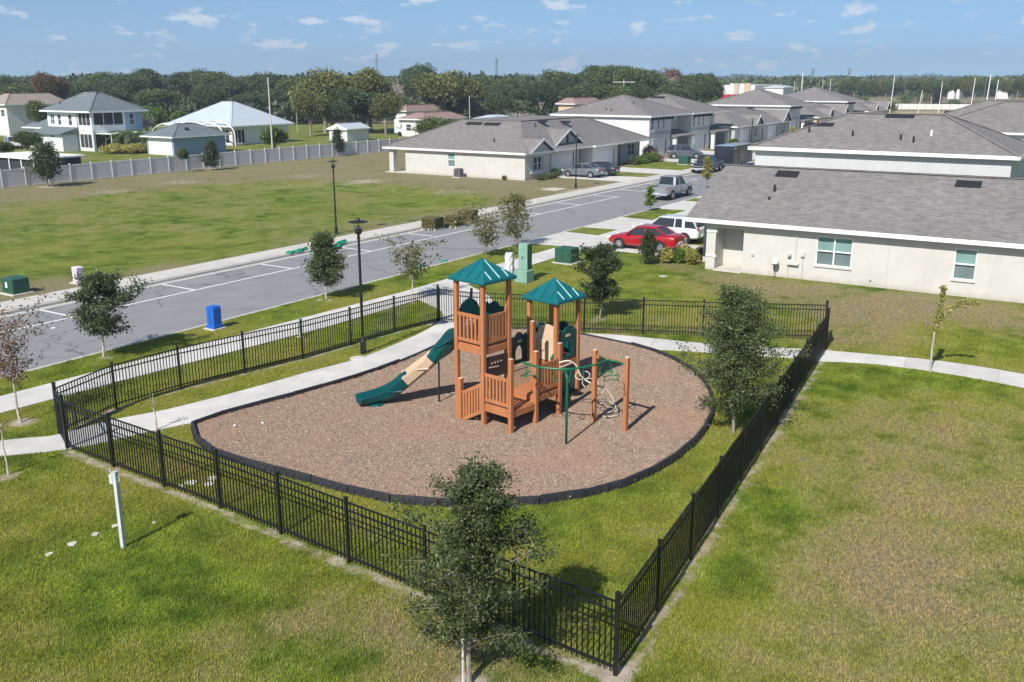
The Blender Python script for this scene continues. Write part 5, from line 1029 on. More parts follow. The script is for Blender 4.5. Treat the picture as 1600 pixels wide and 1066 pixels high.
def loft(st, name, mat, parent, smooth=True):
    """stations: (x, ring of (y, z)), mirrored by the caller"""
    n = len(st[0][1]); m = MB(); vs = [(x, y, z) for x, ring in st for y, z in ring]
    fs = [(a * n + k, a * n + (k + 1) % n, (a + 1) * n + (k + 1) % n, (a + 1) * n + k) for a in range(len(st) - 1) for k in range(n)]
    fs += [tuple(range(n))[::-1], tuple((len(st) - 1) * n + k for k in range(n))]
    o = m.add(vs, fs).build(name, mat, parent, smooth=smooth)
    s = o.modifiers.new('sub', 'SUBSURF'); s.levels = 1; s.render_levels = 2
    return o
def ringsec(w, zb, zs, zt, crown=0.0, inw=0.86):
    h = [(0, zb), (w * .80, zb), (w * .97, zb + .10), (w, (zb + zs) / 2), (w * .985, zs), (w * inw, zt), (w * .4, zt + crown), ]
    return [(y, z) for y, z in h] + [(0, zt + crown)] + [(-y, z) for y, z in h[::-1][:-1]]
def car(name, p, heading, label, paint, kind='sedan', cat='car'):
    r = empty(name, p, heading, label, cat); P = paint
    if kind == 'sedan':
        L, w = 4.55, .88; top, gf, gt, gr, ge = 1.44, .98, .30, -.92, -1.70
        body = [(-2.27, .70, .42, .80, .92), (-2.18, .82, .28, .86, 1.02), (-1.6, .87, .22, .90, 1.04), (-1.0, .88, .20, .90, .97), (0.2, .88, .20, .86, .93), (1.0, .88, .20, .82, .91), (1.7, .86, .22, .74, .82), (2.12, .78, .26, .64, .70), (2.27, .62, .34, .54, .60)]
        wh = (1.38, -1.32); wr = .32; base = .94
    elif kind == 'suv':
        L, w = 4.8, .94; top, gf, gt, gr, ge = 1.76, 1.05, .42, -1.85, -2.22
        body = [(-2.38, .80, .45, .95, 1.08), (-2.30, .90, .34, 1.0, 1.14), (-1.5, .94, .28, 1.02, 1.14), (0.2, .94, .26, 1.0, 1.10), (1.1, .94, .26, .98, 1.08), (1.8, .92, .28, .88, .99), (2.25, .84, .34, .78, .86), (2.40, .70, .42, .66, .74)]
        wh = (1.45, -1.42); wr = .37; base = 1.10
    else:  # pickup
        L, w = 5.8, 1.0; top, gf, gt, gr, ge = 1.90, 1.25, .68, -.78, -1.0
        body = [(-1.03, .97, .42, 1.10, 1.20), (-1.0, 1.0, .40, 1.12, 1.22), (0.2, 1.0, .40, 1.10, 1.20), (1.2, 1.0, .40, 1.08, 1.18), (2.2, .98, .42, 1.05, 1.14), (2.72, .95, .46, 1.0, 1.06), (2.86, .90, .50, .86, .94)]
        wh = (1.92, -1.75); wr = .41; base = 1.18
    loft([(x, ringsec(ww, zb, zs, zt, .025)) for x, ww, zb, zs, zt in body], 'body', P, r)
    # glasshouse and roof skin
    gw = w * .86; tw_ = w * .66
    gl = [(gf, gw * .96, base - .04, base + .02), (gt, tw_ * 1.03, base - .04, top - .03), (gr, tw_, base - .04, top - .05), (ge, gw * .88, base - .04, base + .03 if kind != 'suv' else base + .15)]
    vs = []
    for x, ww, z0, z1 in gl:
        b = gw; vs += [(x, -b, z0), (x, b, z0), (x, ww, z1), (x, -ww, z1)]
    fs = [(a * 4 + k, a * 4 + (k + 1) % 4, a * 4 + 4 + (k + 1) % 4, a * 4 + 4 + k) for a in range(3) for k in range(4)] + [(3, 2, 1, 0), (12, 13, 14, 15)]
    MB().add(vs, fs).build('windows', G['carglass'], r)
    m = MB(); n = 6; vs = []
    for i in range(n + 1):
        x = gt + .04 + (gr - gt - .08) * i / n; c = math.sin(math.pi * i / n) * .025
        for k in range(7): y = (k - 3) / 3; vs.append((x, y * tw_ * 1.03, top - .035 + c + .035 * (1 - y * y)))
    fs = [(i * 7 + k, i * 7 + k + 1, (i + 1) * 7 + k + 1, (i + 1) * 7 + k) for i in range(n) for k in range(6)]
    ro = m.add(vs, fs).build('roof', P, r, smooth=True); sm = ro.modifiers.new('thick', 'SOLIDIFY'); sm.thickness = .04; sm.offset = -1
    for s in (-1, 1):
        pm = MB(); pm.bar((gf + .02, s * gw * .97, base), (gt, s * tw_ * 1.05, top - .03), .06, .05); pm.bar((ge - .02, s * gw * .90, base), (gr, s * tw_ * 1.02, top - .05), .14 if kind != 'pickup' else .2, .06)
        xm = (gt + gr) / 2 + .05; pm.bar((xm, s * (gw + .01), base - .02), (xm, s * (tw_ + .02), top - .05), .07, .03)
        if kind == 'suv': pm.bar((gr + .55, s * (gw + .01), base - .02), (gr + .62, s * (tw_ + .02), top - .05), .16, .03)
        pm.bar((gt, s * tw_ * 1.04, top - .045), (gr, s * tw_ * 1.03, top - .055), .05, .06)
        pm.build('pillar', P, r)
        MB().box(gt + .42, s * (w + .02) - .09, base - .02, gt + .56, s * (w + .02) + .09, base + .12).build('mirror', P, r, bevel=.03)
        sm_ = MB().box(xm - .01, s * w - .004, .35, xm + .01, s * w + .006, base - .1); sm_.build('door_seam', G['vent'], r)
        hd = MB().box(xm - .25, s * (w + .004) - .012, base - .2, xm - .08, s * (w + .004) + .012, base - .16).build('door_handle', P, r)
        for x in wh: MB().lathe([(wr * 1.17, 0), (wr * 1.17, .02), (.02, .021)], 22).build('wheel_arch', G['vent'], r).matrix_local = Matrix.Translation((x, s * (w - .012), wr * 1.03)) @ Matrix.Rotation(R(-90 * s), 4, 'X')
        fx = max(b[0] for b in body); rx = -2.26 if kind == 'sedan' else (-2.37 if kind == 'suv' else -2.88); zl = .66 if kind == 'sedan' else .9
        MB().box(fx - .24, s * w * .70 - .14, zl - .06, fx - .03, s * w * .70 + .14, zl + .07).build('headlight', G['lamp_w'], r, bevel=.03)
        MB().box(rx + .0, s * w * .84 - .10, zl + .10, rx + .12, s * w * .84 + .06, zl + .26).build('tail_light', G['lamp_red'], r, bevel=.02)
    MB().box(-.25, -.26, .42, .01, .26, .54).build('number_plate', G['trim'], r).location = (-L / 2 + .24, 0, .1)
    wheels(r, wh, w, wr)
    if kind == 'pickup':
        for s in (-1, 1): MB().box(-2.85, s * .90 - .08, .52, -1.04, s * .90 + .08, 1.16).build('bed_side', P, r, bevel=.04)
        MB().box(-2.90, -.82, .58, -2.80, .82, 1.14).build('tailgate', P, r, bevel=.03); MB().box(-2.80, -.82, .52, -1.04, .82, .72).build('bed_floor', G['vent'], r)
        MB().box(-3.02, -.95, .46, -2.90, .95, .62).build('rear_bumper', G['rim'], r, bevel=.03); MB().box(2.84, -.96, .44, 2.98, .96, .64).build('front_bumper', G['rim'], r, bevel=.03)
        MB().box(2.80, -.62, .66, 2.90, .62, .98).build('grille', G['vent'], r, bevel=.02); MB().box(2.895, -.60, .80, 2.915, .60, .84).build('grille_bar', G['rim'], r)
    else: MB().box(L / 2 - .05, -.45, .36, L / 2 + .005, .45, .50).build('grille', G['vent'], r, bevel=.02)
    return r
red = paint_of('red_paint', (0.40, 0.006, 0.012)); whitep = paint_of('white_paint', (0.72, 0.73, 0.74)); silver = paint_of('silver_paint', (0.23, 0.26, 0.285)); gunm = paint_of('grey_paint', (0.15, 0.17, 0.19)); dark = paint_of('dark_paint', (0.025, 0.03, 0.045)); slate = paint_of('slate_paint', (0.09, 0.10, 0.13))
car('parked_car', (53.25, 24.5, .02), R(90), 'glossy red saloon car parked nose to the road beside the beige house', red)
car('parked_suv', (57.0, 24.6, .02), R(90), 'white estate car parked behind the red saloon, half hidden by the beige house', whitep, 'suv').scale = (.97, .97, .90)
car('pickup_truck', (79.6, 34.4, -.11), 0, 'silver crew cab pickup parked along the near kerb', silver, 'pickup', 'pickup truck')
car('pickup_truck', (104.3, 40.75, -.11), R(182), 'dark pickup facing the camera and hitched to the enclosed trailer', dark, 'pickup', 'pickup truck')
car('parked_car', (90.6, 49.2, .03), R(90), 'grey coupe on the drive of the beige villa, nearer of two cars', gunm)
car('parked_car', (93.1, 48.7, .03), R(92), 'dark blue saloon on the drive of the beige villa, behind the grey coupe', dark)
car('parked_suv', (119.2, 49.8, .03), R(-62), 'slate coloured estate car on the drive of the two storey house', slate, 'suv')
a, b = at(21, 232); car('parked_van', (a, b, 0), R(-110), 'white van parked left of the two storey blue house', whitep, 'suv', 'van')
tr = empty('enclosed_trailer', (112.0, 40.6, -.11), 0, 'black enclosed box trailer hitched behind the dark pickup', 'trailer')
MB().box(-3.2, -1.15, .45, 3.6, 1.15, 2.6).build('body', dark, tr, bevel=.05); MB().box(-3.25, -1.2, 2.6, 3.65, 1.2, 2.66).build('roof', silver, tr, bevel=.02); wheels(tr, (.3, 1.2), 1.22, .34)
MB().bar((-3.2, 0, .5), (-4.4, 0, .5), .12, .12).build('drawbar', G['black'], tr); MB().box(-.5, -1.19, .55, -.46, -1.155, 2.45).box(.35, -1.19, .55, .39, -1.155, 2.45).build('side_door_frame', G['pole_d'], tr)
for k in range(4): MB().box(-3.0 + k * 1.7, -1.18, .5, -2.97 + k * 1.7, -1.152, 2.55).build('wall_seam', G['vent'], tr)
MB().box(-2.7, -1.2, 2.3, -2.4, -1.155, 2.42).build('marker_lamp', G['lamp_w'], tr)
a, b = at(646, 213); tr = empty('motorhome', (a, b, 0), R(4), 'white recreational vehicle parked before the low red roofed house', 'motorhome')
MB().box(-1.2, -3.4, .5, 1.2, 3.4, 3.0).build('body', whitep, tr, bevel=.1); MB().box(-1.22, -2.0, 1.6, -1.205, -1.2, 2.2).build('window', G['carglass'], tr); MB().box(-1.22, .8, 1.5, -1.205, 1.9, 2.1).build('window', G['carglass'], tr); MB().box(-1.1, 3.405, 1.4, 1.1, 3.43, 2.3).build('windscreen', G['carglass'], tr)
w_ = MB().lathe([(.45, -.12), (.45, .12), (.1, .13)], 14)
for y in (-2.2, 2.2): o = MB().lathe([(.42, -.12), (.42, .12), (.1, .13)], 14).build('wheel', G['tyre'], tr); o.location = (-1.1, y, .42); o.rotation_euler = (0, R(-90), 0)
MB().bar((-1.215, -3.0, 1.2), (-1.215, 2.9, 1.5), .02, .12).build('body_stripe', G['pole_d'], tr)

# ------------------------------------------------------------------ trees and shrubs
def leaf_mesh(name, C, D, size, mat, rr, flat=0.6, aspect=0.5):
    """one small folded leaf or sprig at each centre C"""
    n = len(C); t = rr.uniform(0, 6.283, n); e = rr.normal(0, flat, n); d = np.c_[np.cos(t) * np.cos(e), np.sin(t) * np.cos(e), np.sin(e)] + D * 0.6
    d /= np.linalg.norm(d, axis=1)[:, None]; r = rr.normal(0, 1, (n, 3)); s = np.cross(d, r); s /= np.linalg.norm(s, axis=1)[:, None]
    sz = (size * rr.uniform(.6, 1.35, n))[:, None]; w = sz * aspect; u = np.cross(d, s) * sz * .12
    V = np.stack([C - d * sz, C + s * w + u, C + d * sz, C - s * w + u], 1).reshape(-1, 3)
    me = bpy.data.meshes.new(name); me.vertices.add(4 * n); me.vertices.foreach_set('co', V.astype(np.float32).ravel())
    me.loops.add(4 * n); me.loops.foreach_set('vertex_index', np.arange(4 * n, dtype=np.int32)); me.polygons.add(n)
    me.polygons.foreach_set('loop_start', np.arange(0, 4 * n, 4, dtype=np.int32)); me.polygons.foreach_set('loop_total', np.full(n, 4, np.int32)); me.materials.append(mat); me.update(calc_edges=True); return me
def tree(p, H, label, z0, width, n, size, mat, seed, shape='oval', lean=(0, 0), bark='bark', trad=0.05, nbr=24, dens=1.0, stake=False, cat='tree', group=None, name='tree', droop=0.0, clump=0.10, up=0.7, sub=3, wild=0.0):
    rr = np.random.default_rng(seed); r = empty(name, (*p, 0), 0, label, cat, group); m = MB()
    top = Vector((lean[0], lean[1], H * .96)); path = [Vector((0, 0, -.05))]
    for k in range(1, 8): f = k / 7; path.append(Vector((lean[0] * f + rr.normal(0, .022 * H / 4), lean[1] * f + rr.normal(0, .022 * H / 4), H * .96 * f)))
    m.tube(path, [trad * (1 - .88 * k / 7) for k in range(8)], 8)
    def on(z):
        f = min(max(z / (H * .96), 0), .999) * 7; i = int(f); return path[i].lerp(path[i + 1], f - i)
    C = []; D = []
    for k in range(nbr):
        f = (k + .5) / nbr; z = z0 * .85 + (H - z0) * f * .92; a = k * 2.399 + rr.uniform(-.4, .4)
        if shape == 'oval': w = width / 2 * (math.sin(math.pi * min(1, .14 + f * .86)) ** .6)
        elif shape == 'cone': w = width / 2 * (1.0 - .80 * f) * (0.7 if f < .12 else 1)
        elif shape == 'low': w = width / 2 * (1.05 - .75 * f) * (.65 + .35 * min(1, f * 5))
        elif shape == 'vase': w = width / 2 * (.35 + .75 * f)
        else: w = width / 2
        w *= rr.uniform(.72 - .3 * wild, 1.2 + .22 * wild); s = on(z * (.82 if shape == 'vase' else .93)); rise = w * rr.uniform(.3, 1.0) * up - droop * w; e = s + Vector((math.cos(a) * w, math.sin(a) * w, rise))
        mid = s.lerp(e, .5) + Vector((rr.normal(0, .04), rr.normal(0, .04), .06 * w)); tr_ = trad * .36 * (1 - .6 * f)
        m.tube([s, mid, e], [tr_, tr_ * .6, tr_ * .2], 5, False)
        for j in range(sub + 1):
            g = .25 + .75 * j / sub; q = (s.lerp(mid, g * 2) if g < .5 else mid.lerp(e, g * 2 - 1)); dd = Vector(rr.normal(0, 1, 3)); dd.z = abs(dd.z) * .6 * up - droop * .5; dd.normalize(); ln = w * rr.uniform(.25, .55)
            q2 = q + dd * ln; m.tube([q, q2], [tr_ * .35, tr_ * .12], 4, False)
            k2 = max(2, int(n * dens / nbr / (sub + 1))); tt = rr.uniform(.1, 1.15, k2)[:, None]
            C.append(np.array(q)[None] * (1 - tt) + np.array(q2)[None] * tt + rr.normal(0, clump * width, (k2, 3)) * np.array([1, 1, .8])); D.append(np.repeat(np.array(dd)[None], k2, 0))
    m.build('trunk', G[bark], r)
    link('crown', leaf_mesh('crown', np.concatenate(C), np.concatenate(D), size, G[mat], rr), r)
    if stake: MB().tube([(-.10, .05, -.05), (-.10, .05, 1.3)], .024, 6).build('stake', G['stake'], r)
    return r
def tp(px, py): return at(px, py)
tree(at(733, 1068), 4.5, 'leafy young oak standing before the front fence, nearest tree of all', .75, 2.35, 27000, .033, 'oak', 11, 'low', (.02, -.12), trad=.055, nbr=40, stake=True, up=.9, clump=.038, sub=4, wild=.6)
tree(at(1146, 676), 4.6, 'large leafy young oak inside the right hand fence beside the mulch', .6, 2.75, 34000, .038, 'oak', 12, 'low', (.1, .1), trad=.05, nbr=44, up=.9, clump=.05, sub=4, wild=.15)
tree(at(937, 497), 3.6, 'dense dark young oak beyond the back fence near the second play roof', .85, 1.75, 13000, .055, 'oak_d', 13, 'oval', trad=.05, nbr=34, clump=.055, wild=.3)
tree(at(162, 558), 3.55, 'round leafy street tree on the left verge between road and fence', .95, 2.2, 10500, .055, 'oak_d', 14, 'oval', (.05, -.12), 'bark_p', .05, 30, clump=.05, wild=.5)
tree(at(510, 467), 3.5, 'neat cone shaped street tree on the verge before the road markings', .75, 1.95, 11000, .058, 'oak', 15, 'cone', (0, 0), 'bark_p', .045, 30, clump=.07)
tree(at(32, 660), 3.55, 'sparse russet crepe myrtle at the left edge beside the pavement', 1.75, 2.1, 1900, .05, 'myrtle', 16, 'vase', (-.2, -.05), 'bark_p', .045, 22, up=1.3, clump=.06)
tree(at(13, 742), 1.95, 'bare sapling with clipped top at the left edge below the path', 1.6, .4, 60, .03, 'myrtle', 17, 'vase', (0, .02), 'bark_p', .03, 8, up=1.5, name='sapling')
tree(at(245, 673), 1.2, 'small bare sapling with clipped top behind the front fence', .85, .4, 30, .03, 'olive', 18, 'vase', (0, .02), 'bark_p', .032, 8, up=1.5, name='sapling')
tree(at(645, 470), 3.1, 'sparse olive leaved young tree on the grass strip behind the fence', 1.35, 2.3, 1200, .075, 'olive', 19, 'vase', (0, 0), 'bark_p', .04, 20, up=.9, clump=.05)
tree(at(760, 402), 2.7, 'thin half bare young tree on the verge behind the tall tower roof', .9, 3.0, 1300, .085, 'olive', 20, 'vase', (0, 0), 'bark', .04, 24, up=.9, clump=.05)
tree(at(806, 386), 3.6, 'thin olive leaved young tree behind the wrapped white box', .6, 1.9, 2600, .075, 'olive', 21, 'oval', (0, 0), 'bark', .04, 24, clump=.09)
tree(at(1014, 330), 2.2, 'slim upright young tree on the grass patch beside the silver pickup', .4, .9, 1100, .075, 'bright', 22, 'cone', nbr=14, trad=.03)
tree(at(1103, 293), 3.4, 'slim yellowish young tree in front of the dark pickup', .9, 1.1, 1500, .085, 'yellow', 23, 'cone', nbr=16, trad=.03)
tree(at(1013, 413), 1.95, 'conical dark green shrub on the lawn in front of the red saloon', .05, 1.1, 3600, .06, 'oak_d', 24, 'low', nbr=26, trad=.04, cat='shrub', name='conical_shrub', up=1.2)
tree(at(75, 292), 4.4, 'dark young tree at the left end of the white vinyl fence', .9, 3.0, 6000, .11, 'oak_d', 25, 'low', nbr=24, trad=.07)
tree(at(332, 266), 3.6, 'small dark tree before the white fence and the blue outbuilding', .5, 1.9, 3800, .11, 'oak_d', 26, 'cone', nbr=22)
tree(at(528, 244), 3.9, 'small dark tree before the white fence and the garden shed', .5, 1.9, 3500, .12, 'oak_d', 27, 'cone', nbr=22)
tree(at(675, 262), 2.0, 'bare thin sapling on the dry ground left of the beige villa', .6, 1.0, 60, .08, 'olive', 28, 'vase', nbr=10, trad=.03, name='sapling')
tree(at(840, 277), 2.3, 'bare little tree planted before the window of the beige villa', .5, 1.2, 160, .07, 'myrtle', 29, 'vase', nbr=14, trad=.05, name='sapling', bark='bark_p')
tree((123.5, 44.8), 2.6, 'small round green tree in front of the two storey house porch', .6, 1.7, 1200, .14, 'bright', 30, 'oval', nbr=14)
tree((151.5, 45.5), 3.2, 'yellow green young tree before the grey villas, left one', .4, 1.8, 1100, .16, 'yellow', 31, 'cone', nbr=14); tree((157.5, 45.3), 3.6, 'dark narrow young tree before the grey villas, right one', .4, 1.3, 900, .16, 'oak_d', 32, 'cone', nbr=14)
tree((99.3, 31.0), 2.6, 'low green tree beside the pale house corner right of the trailer', .2, 1.9, 1500, .12, 'oak', 33, 'vase', nbr=16)
# the drooping yellow sapling beside the right hand path
r = empty('drooping_sapling', (*at(1453, 582), 0), 0, 'odd yellow leaved sapling with one drooping arm beside the right hand path', 'sapling')
rr = np.random.default_rng(5); m = MB(); stem = [(0, 0, -.05), (0, .02, .9), (-.02, 0, 1.6), (.02, -.08, 2.3), (.02, -.12, 3.05)]; arm = [(-.02, -.05, 1.7), (.05, -.22, 2.1), (.1, -.55, 2.45), (.1, -.9, 2.62), (.12, -1.25, 2.6)]; arm2 = [(0, .1, 1.2), (.05, .14, 1.9), (.0, .32, 2.2)]
m.tube(stem, [.04, .035, .028, .018, .008], 7).tube(arm, [.022, .02, .015, .01, .006], 6).build('trunk', G['bark_p'], r)
C = []
for path, n_, f0 in ((stem, 650, .50), (arm, 420, .12)):
    s_ = np.array(spline([Vector(q) for q in path], k=8)); k = rr.integers(int(len(s_) * f0), len(s_), n_); C.append(s_[k] + rr.normal(0, 1, (n_, 3)) * np.array([.045, .045, .06]))
C = np.concatenate(C); link('crown', leaf_mesh('crown', C, np.zeros_like(C), .055, G['yellow'], rr), r)
o = tag(MB().tube([(0, 0, 0), (.02, .0, .9), (0, .03, 1.1)], [.012, .012, .03], 6).build('dead_twig', G['bark']), 'thin dead brown twig standing left of the drooping sapling', 'twig'); o.location = (*at(1447, 515), 0)
# shrubs
def shrub(p, h, w, n, size, mat, label, seed, group=None, cat='shrub', name='shrub', asp=.5):
    rr = np.random.default_rng(seed); r = empty(name, (*p, 0), 0, label, cat, group); m = MB()
    for k in range(7):
        a = k * 2.4; m.tube([(0, 0, -.03), (math.cos(a) * w * .2, math.sin(a) * w * .2, h * .5), (math.cos(a) * w * .36, math.sin(a) * w * .36, h * .85)], [.02, .014, .005], 5, False)
    m.build('stems', G['bark'], r); u = rr.normal(0, 1, (n, 3)); u /= np.linalg.norm(u, axis=1)[:, None]; rad = rr.uniform(.45, 1.03, n)[:, None] * (1 + .18 * np.sin(u[:, :1] * 5 + seed) * np.cos(u[:, 1:2] * 4))
    C = u * rad * np.array([w / 2, w / 2, h / 2]) + np.array([0, 0, h / 2]); C = C[C[:, 2] > 0]; link('foliage', leaf_mesh('foliage', C, (u[:len(C)] * 0 + np.array([0, 0, .6])) if asp < .4 else np.zeros_like(C), size, G[mat], rr, 0.9, asp), r); return r
for i, (px, py, h_, w_, mt, lb) in enumerate(((1040, 411, .85, 1.0, 'yellow', 'yellow variegated bush, leftmost of the bed before the red saloon'), (1062, 411, .8, 1.0, 'bright', 'green and yellow bush, second in the bed before the red saloon'), (1080, 413, .85, .9, 'yellow', 'yellow variegated bush, third in the bed before the red saloon'), (1094, 405, .7, .8, 'olive', 'olive bush against the front corner of the beige house'), (1070, 402, .7, .9, 'yellow', 'yellow bush at the back of the bed behind the red saloon'))):
    shrub(at(px, py), h_, w_, 420, .15, mt, lb, 40 + i, 'bushes in the bed by the beige house corner', asp=.22)
for i, (a, b, h_, w_, lb) in enumerate(((85.2, 51.2, .6, 1.1, 'low green shrub before the villa window, left one'), (86.6, 51.0, .6, 1.1, 'low green shrub before the villa window, middle one'), (88.0, 51.3, .65, 1.1, 'low green shrub before the villa window, right one'), (89.6, 52.0, .9, 1.2, 'rounded green shrub beside the villa garage door'))):
    shrub((a, b), h_, w_, 600, .09, 'oak', lb, 50 + i, 'foundation shrubs of the beige villa')
for i in range(4): shrub((107.3 + i * 1.55, 51.3 - (i % 2) * .3, ), .95 + .1 * i, 1.6, 700, .11, 'bright' if i % 2 else 'oak', ('trimmed green hedge bush, %s before the blue grey villa window' % ('leftmost', 'second', 'third', 'rightmost')[i]), 60 + i, 'hedge bushes before the blue grey villa end')
shrub((114.6, 52.6), 1.9, 2.2, 900, .12, 'myrtle', 'tall reddish bush at the corner of the white two storey house', 66); shrub(at(788, 282), .5, .6, 300, .07, 'olive', 'tiny round olive shrub beside the air conditioning unit', 67)
shrub((113.0, 50.9), .9, 2.4, 700, .1, 'red_l', 'low russet flower bush beside the hedge of the villa', 68)
for i, (px, py, h_, w_) in enumerate(((180, 246, 1.3, 4.0), (205, 246, 1.3, 3.6), (225, 245, 1.4, 3.6), (250, 243, 2.6, 3.0))): shrub(at(px, py - 6), h_, w_, 1500, .17, 'yellow', 'yellow green hedge behind the white fence, %s clump' % ('first', 'second', 'third', 'tallest')[i], 70 + i, 'yellow hedge behind the white fence')
def palm(p, h, w, label, seed):
    rr = np.random.default_rng(seed); r = empty('palm', (*p, 0), 0, label, 'palm', 'palms between the blue houses'); MB().tube([(0, 0, -.1), (0, 0, h * .55)], [.28, .2], 8).build('trunk', G['bark'], r); m = MB()
    for k in range(22):
        a = k * 2.4; e = rr.uniform(.15, 1.2); L = w / 2 * rr.uniform(.8, 1.1); P = [Vector((math.cos(a) * L * t * math.cos(e * (1 - t * .6)), math.sin(a) * L * t * math.cos(e * (1 - t * .6)), h * .55 + L * (math.sin(e) * t - .75 * t * t))) for t in np.linspace(0, 1, 6)]
        for i in range(5):
            d = (P[i + 1] - P[i]); s = Vector((-math.sin(a), math.cos(a), 0))
            for j in range(3):
                q = P[i] + d * (j / 3)
                for sg in (-1, 1): v = q + s * sg * .5 * (1 - abs(i - 2) * .18) + d.normalized() * .3 + Vector((0, 0, -.15)); m.add([q, q + d * .22, v], [(0, 1, 2)])
    m.build('fronds', G['far2'], r)
for i, (px, py, h_, w_) in enumerate(((188, 236, 4.0, 5), (200, 238, 4.4, 5.5), (213, 237, 4.2, 5), (228, 236, 3.6, 4.5), (330, 216, 4.0, 5))): palm(at(px, py), h_, w_, ('dark green palm beside the screened patio of the blue house', 'golden palm in the group right of the blue house', 'middle palm in the group behind the yellow hedge', 'low palm next to the blue outbuilding roof', 'lone palm before the pale metal roofed house')[i], 80 + i)
# larger trees behind: crowns made of many lobes, each tree its own copy
def crown_proto(seed, nl, n, size, mat, core, spread=(1, 1, .8), bark='bark', gap=.0):
    rr = np.random.default_rng(seed); lobes = []
    for k in range(nl):
        u = rr.normal(0, 1, 3); u /= np.linalg.norm(u); u[2] = abs(u[2]) * .9 - .15; rad = rr.uniform(.30, .52); lobes.append((u * np.array(spread) * rr.uniform(.28, .62), rad))
    lobes.append((np.array([0, 0, .1]), .5)); C = []; D = []
    for c, rad in lobes:
        k = int(n * rad ** 2 / sum(q[1] ** 2 for q in lobes)); u = rr.normal(0, 1, (k, 3)); u /= np.linalg.norm(u, axis=1)[:, None]
        rd = rad * rr.uniform(.72, 1.1, k)[:, None] * (1 + .14 * np.sin(u[:, :1] * 7 + c[0] * 9) * np.sin(u[:, 2:] * 6)); C.append(c + u * rd * np.array([1, 1, .82])); D.append(u)
    leaf = leaf_mesh('crown', np.concatenate(C), np.concatenate(D), size, G[mat], rr, .8, .6)
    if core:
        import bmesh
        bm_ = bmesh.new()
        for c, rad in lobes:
            r0 = bmesh.ops.create_icosphere(bm_, subdivisions=2, radius=rad * .74)  # opaque filler core, its dark green paints the shade inside the crown
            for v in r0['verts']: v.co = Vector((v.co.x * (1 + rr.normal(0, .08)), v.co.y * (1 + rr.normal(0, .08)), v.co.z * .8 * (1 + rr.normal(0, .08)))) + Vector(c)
        cm_ = bpy.data.meshes.new('shade_core'); bm_.to_mesh(cm_); bm_.free(); cm_.materials.append(G[core])
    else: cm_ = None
    m = MB(); m.tube([(0, 0, -1.35), (.03, 0, -.6), (0, .02, 0)], [.075, .055, .04], 7)
    for c, rad in lobes[:-1]: m.tube([(.02, 0, -.7), tuple(np.array(c) * .5 + np.array([0, 0, -.15])), tuple(c)], [.035, .022, .008], 5, False)
    if not core:
        for i in range(0, len(C[0]) * 0 + 60):
            c, rad = lobes[i % len(lobes)]; u = rr.normal(0, 1, 3); u /= np.linalg.norm(u); m.tube([tuple(c), tuple(c + u * rad)], [.014, .003], 4, False)
    tm = bpy.data.meshes.new('trunk'); tm.from_pydata(m.v, [], m.f); tm.materials.append(G[bark]); return leaf, cm_, tm
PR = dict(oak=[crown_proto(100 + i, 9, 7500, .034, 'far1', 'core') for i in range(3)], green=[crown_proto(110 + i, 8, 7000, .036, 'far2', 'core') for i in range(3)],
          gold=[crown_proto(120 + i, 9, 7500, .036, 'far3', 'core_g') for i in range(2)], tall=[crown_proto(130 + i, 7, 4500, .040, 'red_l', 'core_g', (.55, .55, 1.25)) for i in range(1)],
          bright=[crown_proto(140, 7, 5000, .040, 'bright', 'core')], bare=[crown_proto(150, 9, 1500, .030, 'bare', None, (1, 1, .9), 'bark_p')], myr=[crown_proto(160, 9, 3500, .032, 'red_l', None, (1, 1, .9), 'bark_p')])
KW = dict(oak='dark evergreen oak', green='mid green broad tree', gold='golden green oak', tall='russet tapering cypress', bright='bright green tree', bare='bare pale limbed tree', myr='half bare russet tree')
def big_tree(kind, px, D, ytop, wpx, label, ybase=None, group='background trees beyond the houses', k=0):
    p = far(px, D); H = level(ytop, D); Wd = wpx / F * (D * CT + 3); r = empty('tree', (*p, 0), random.uniform(0, 6.28), label, 'tree', group)
    lf, co, tm = PR[kind][k % len(PR[kind])]; lowc = ybase or kind in ('gold', 'bright'); sc = (Wd / 1.75, Wd / 1.75, (H / 1.75 if lowc else H / 2.15) if kind != 'tall' else H / 2.9)
    zc = H - (.76 if kind != 'tall' else 1.15) * sc[2]
    for nm, me_ in (('crown', lf), ('shade_core', co), ('trunk', tm)):
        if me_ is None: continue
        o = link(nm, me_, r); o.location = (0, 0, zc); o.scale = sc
    return r
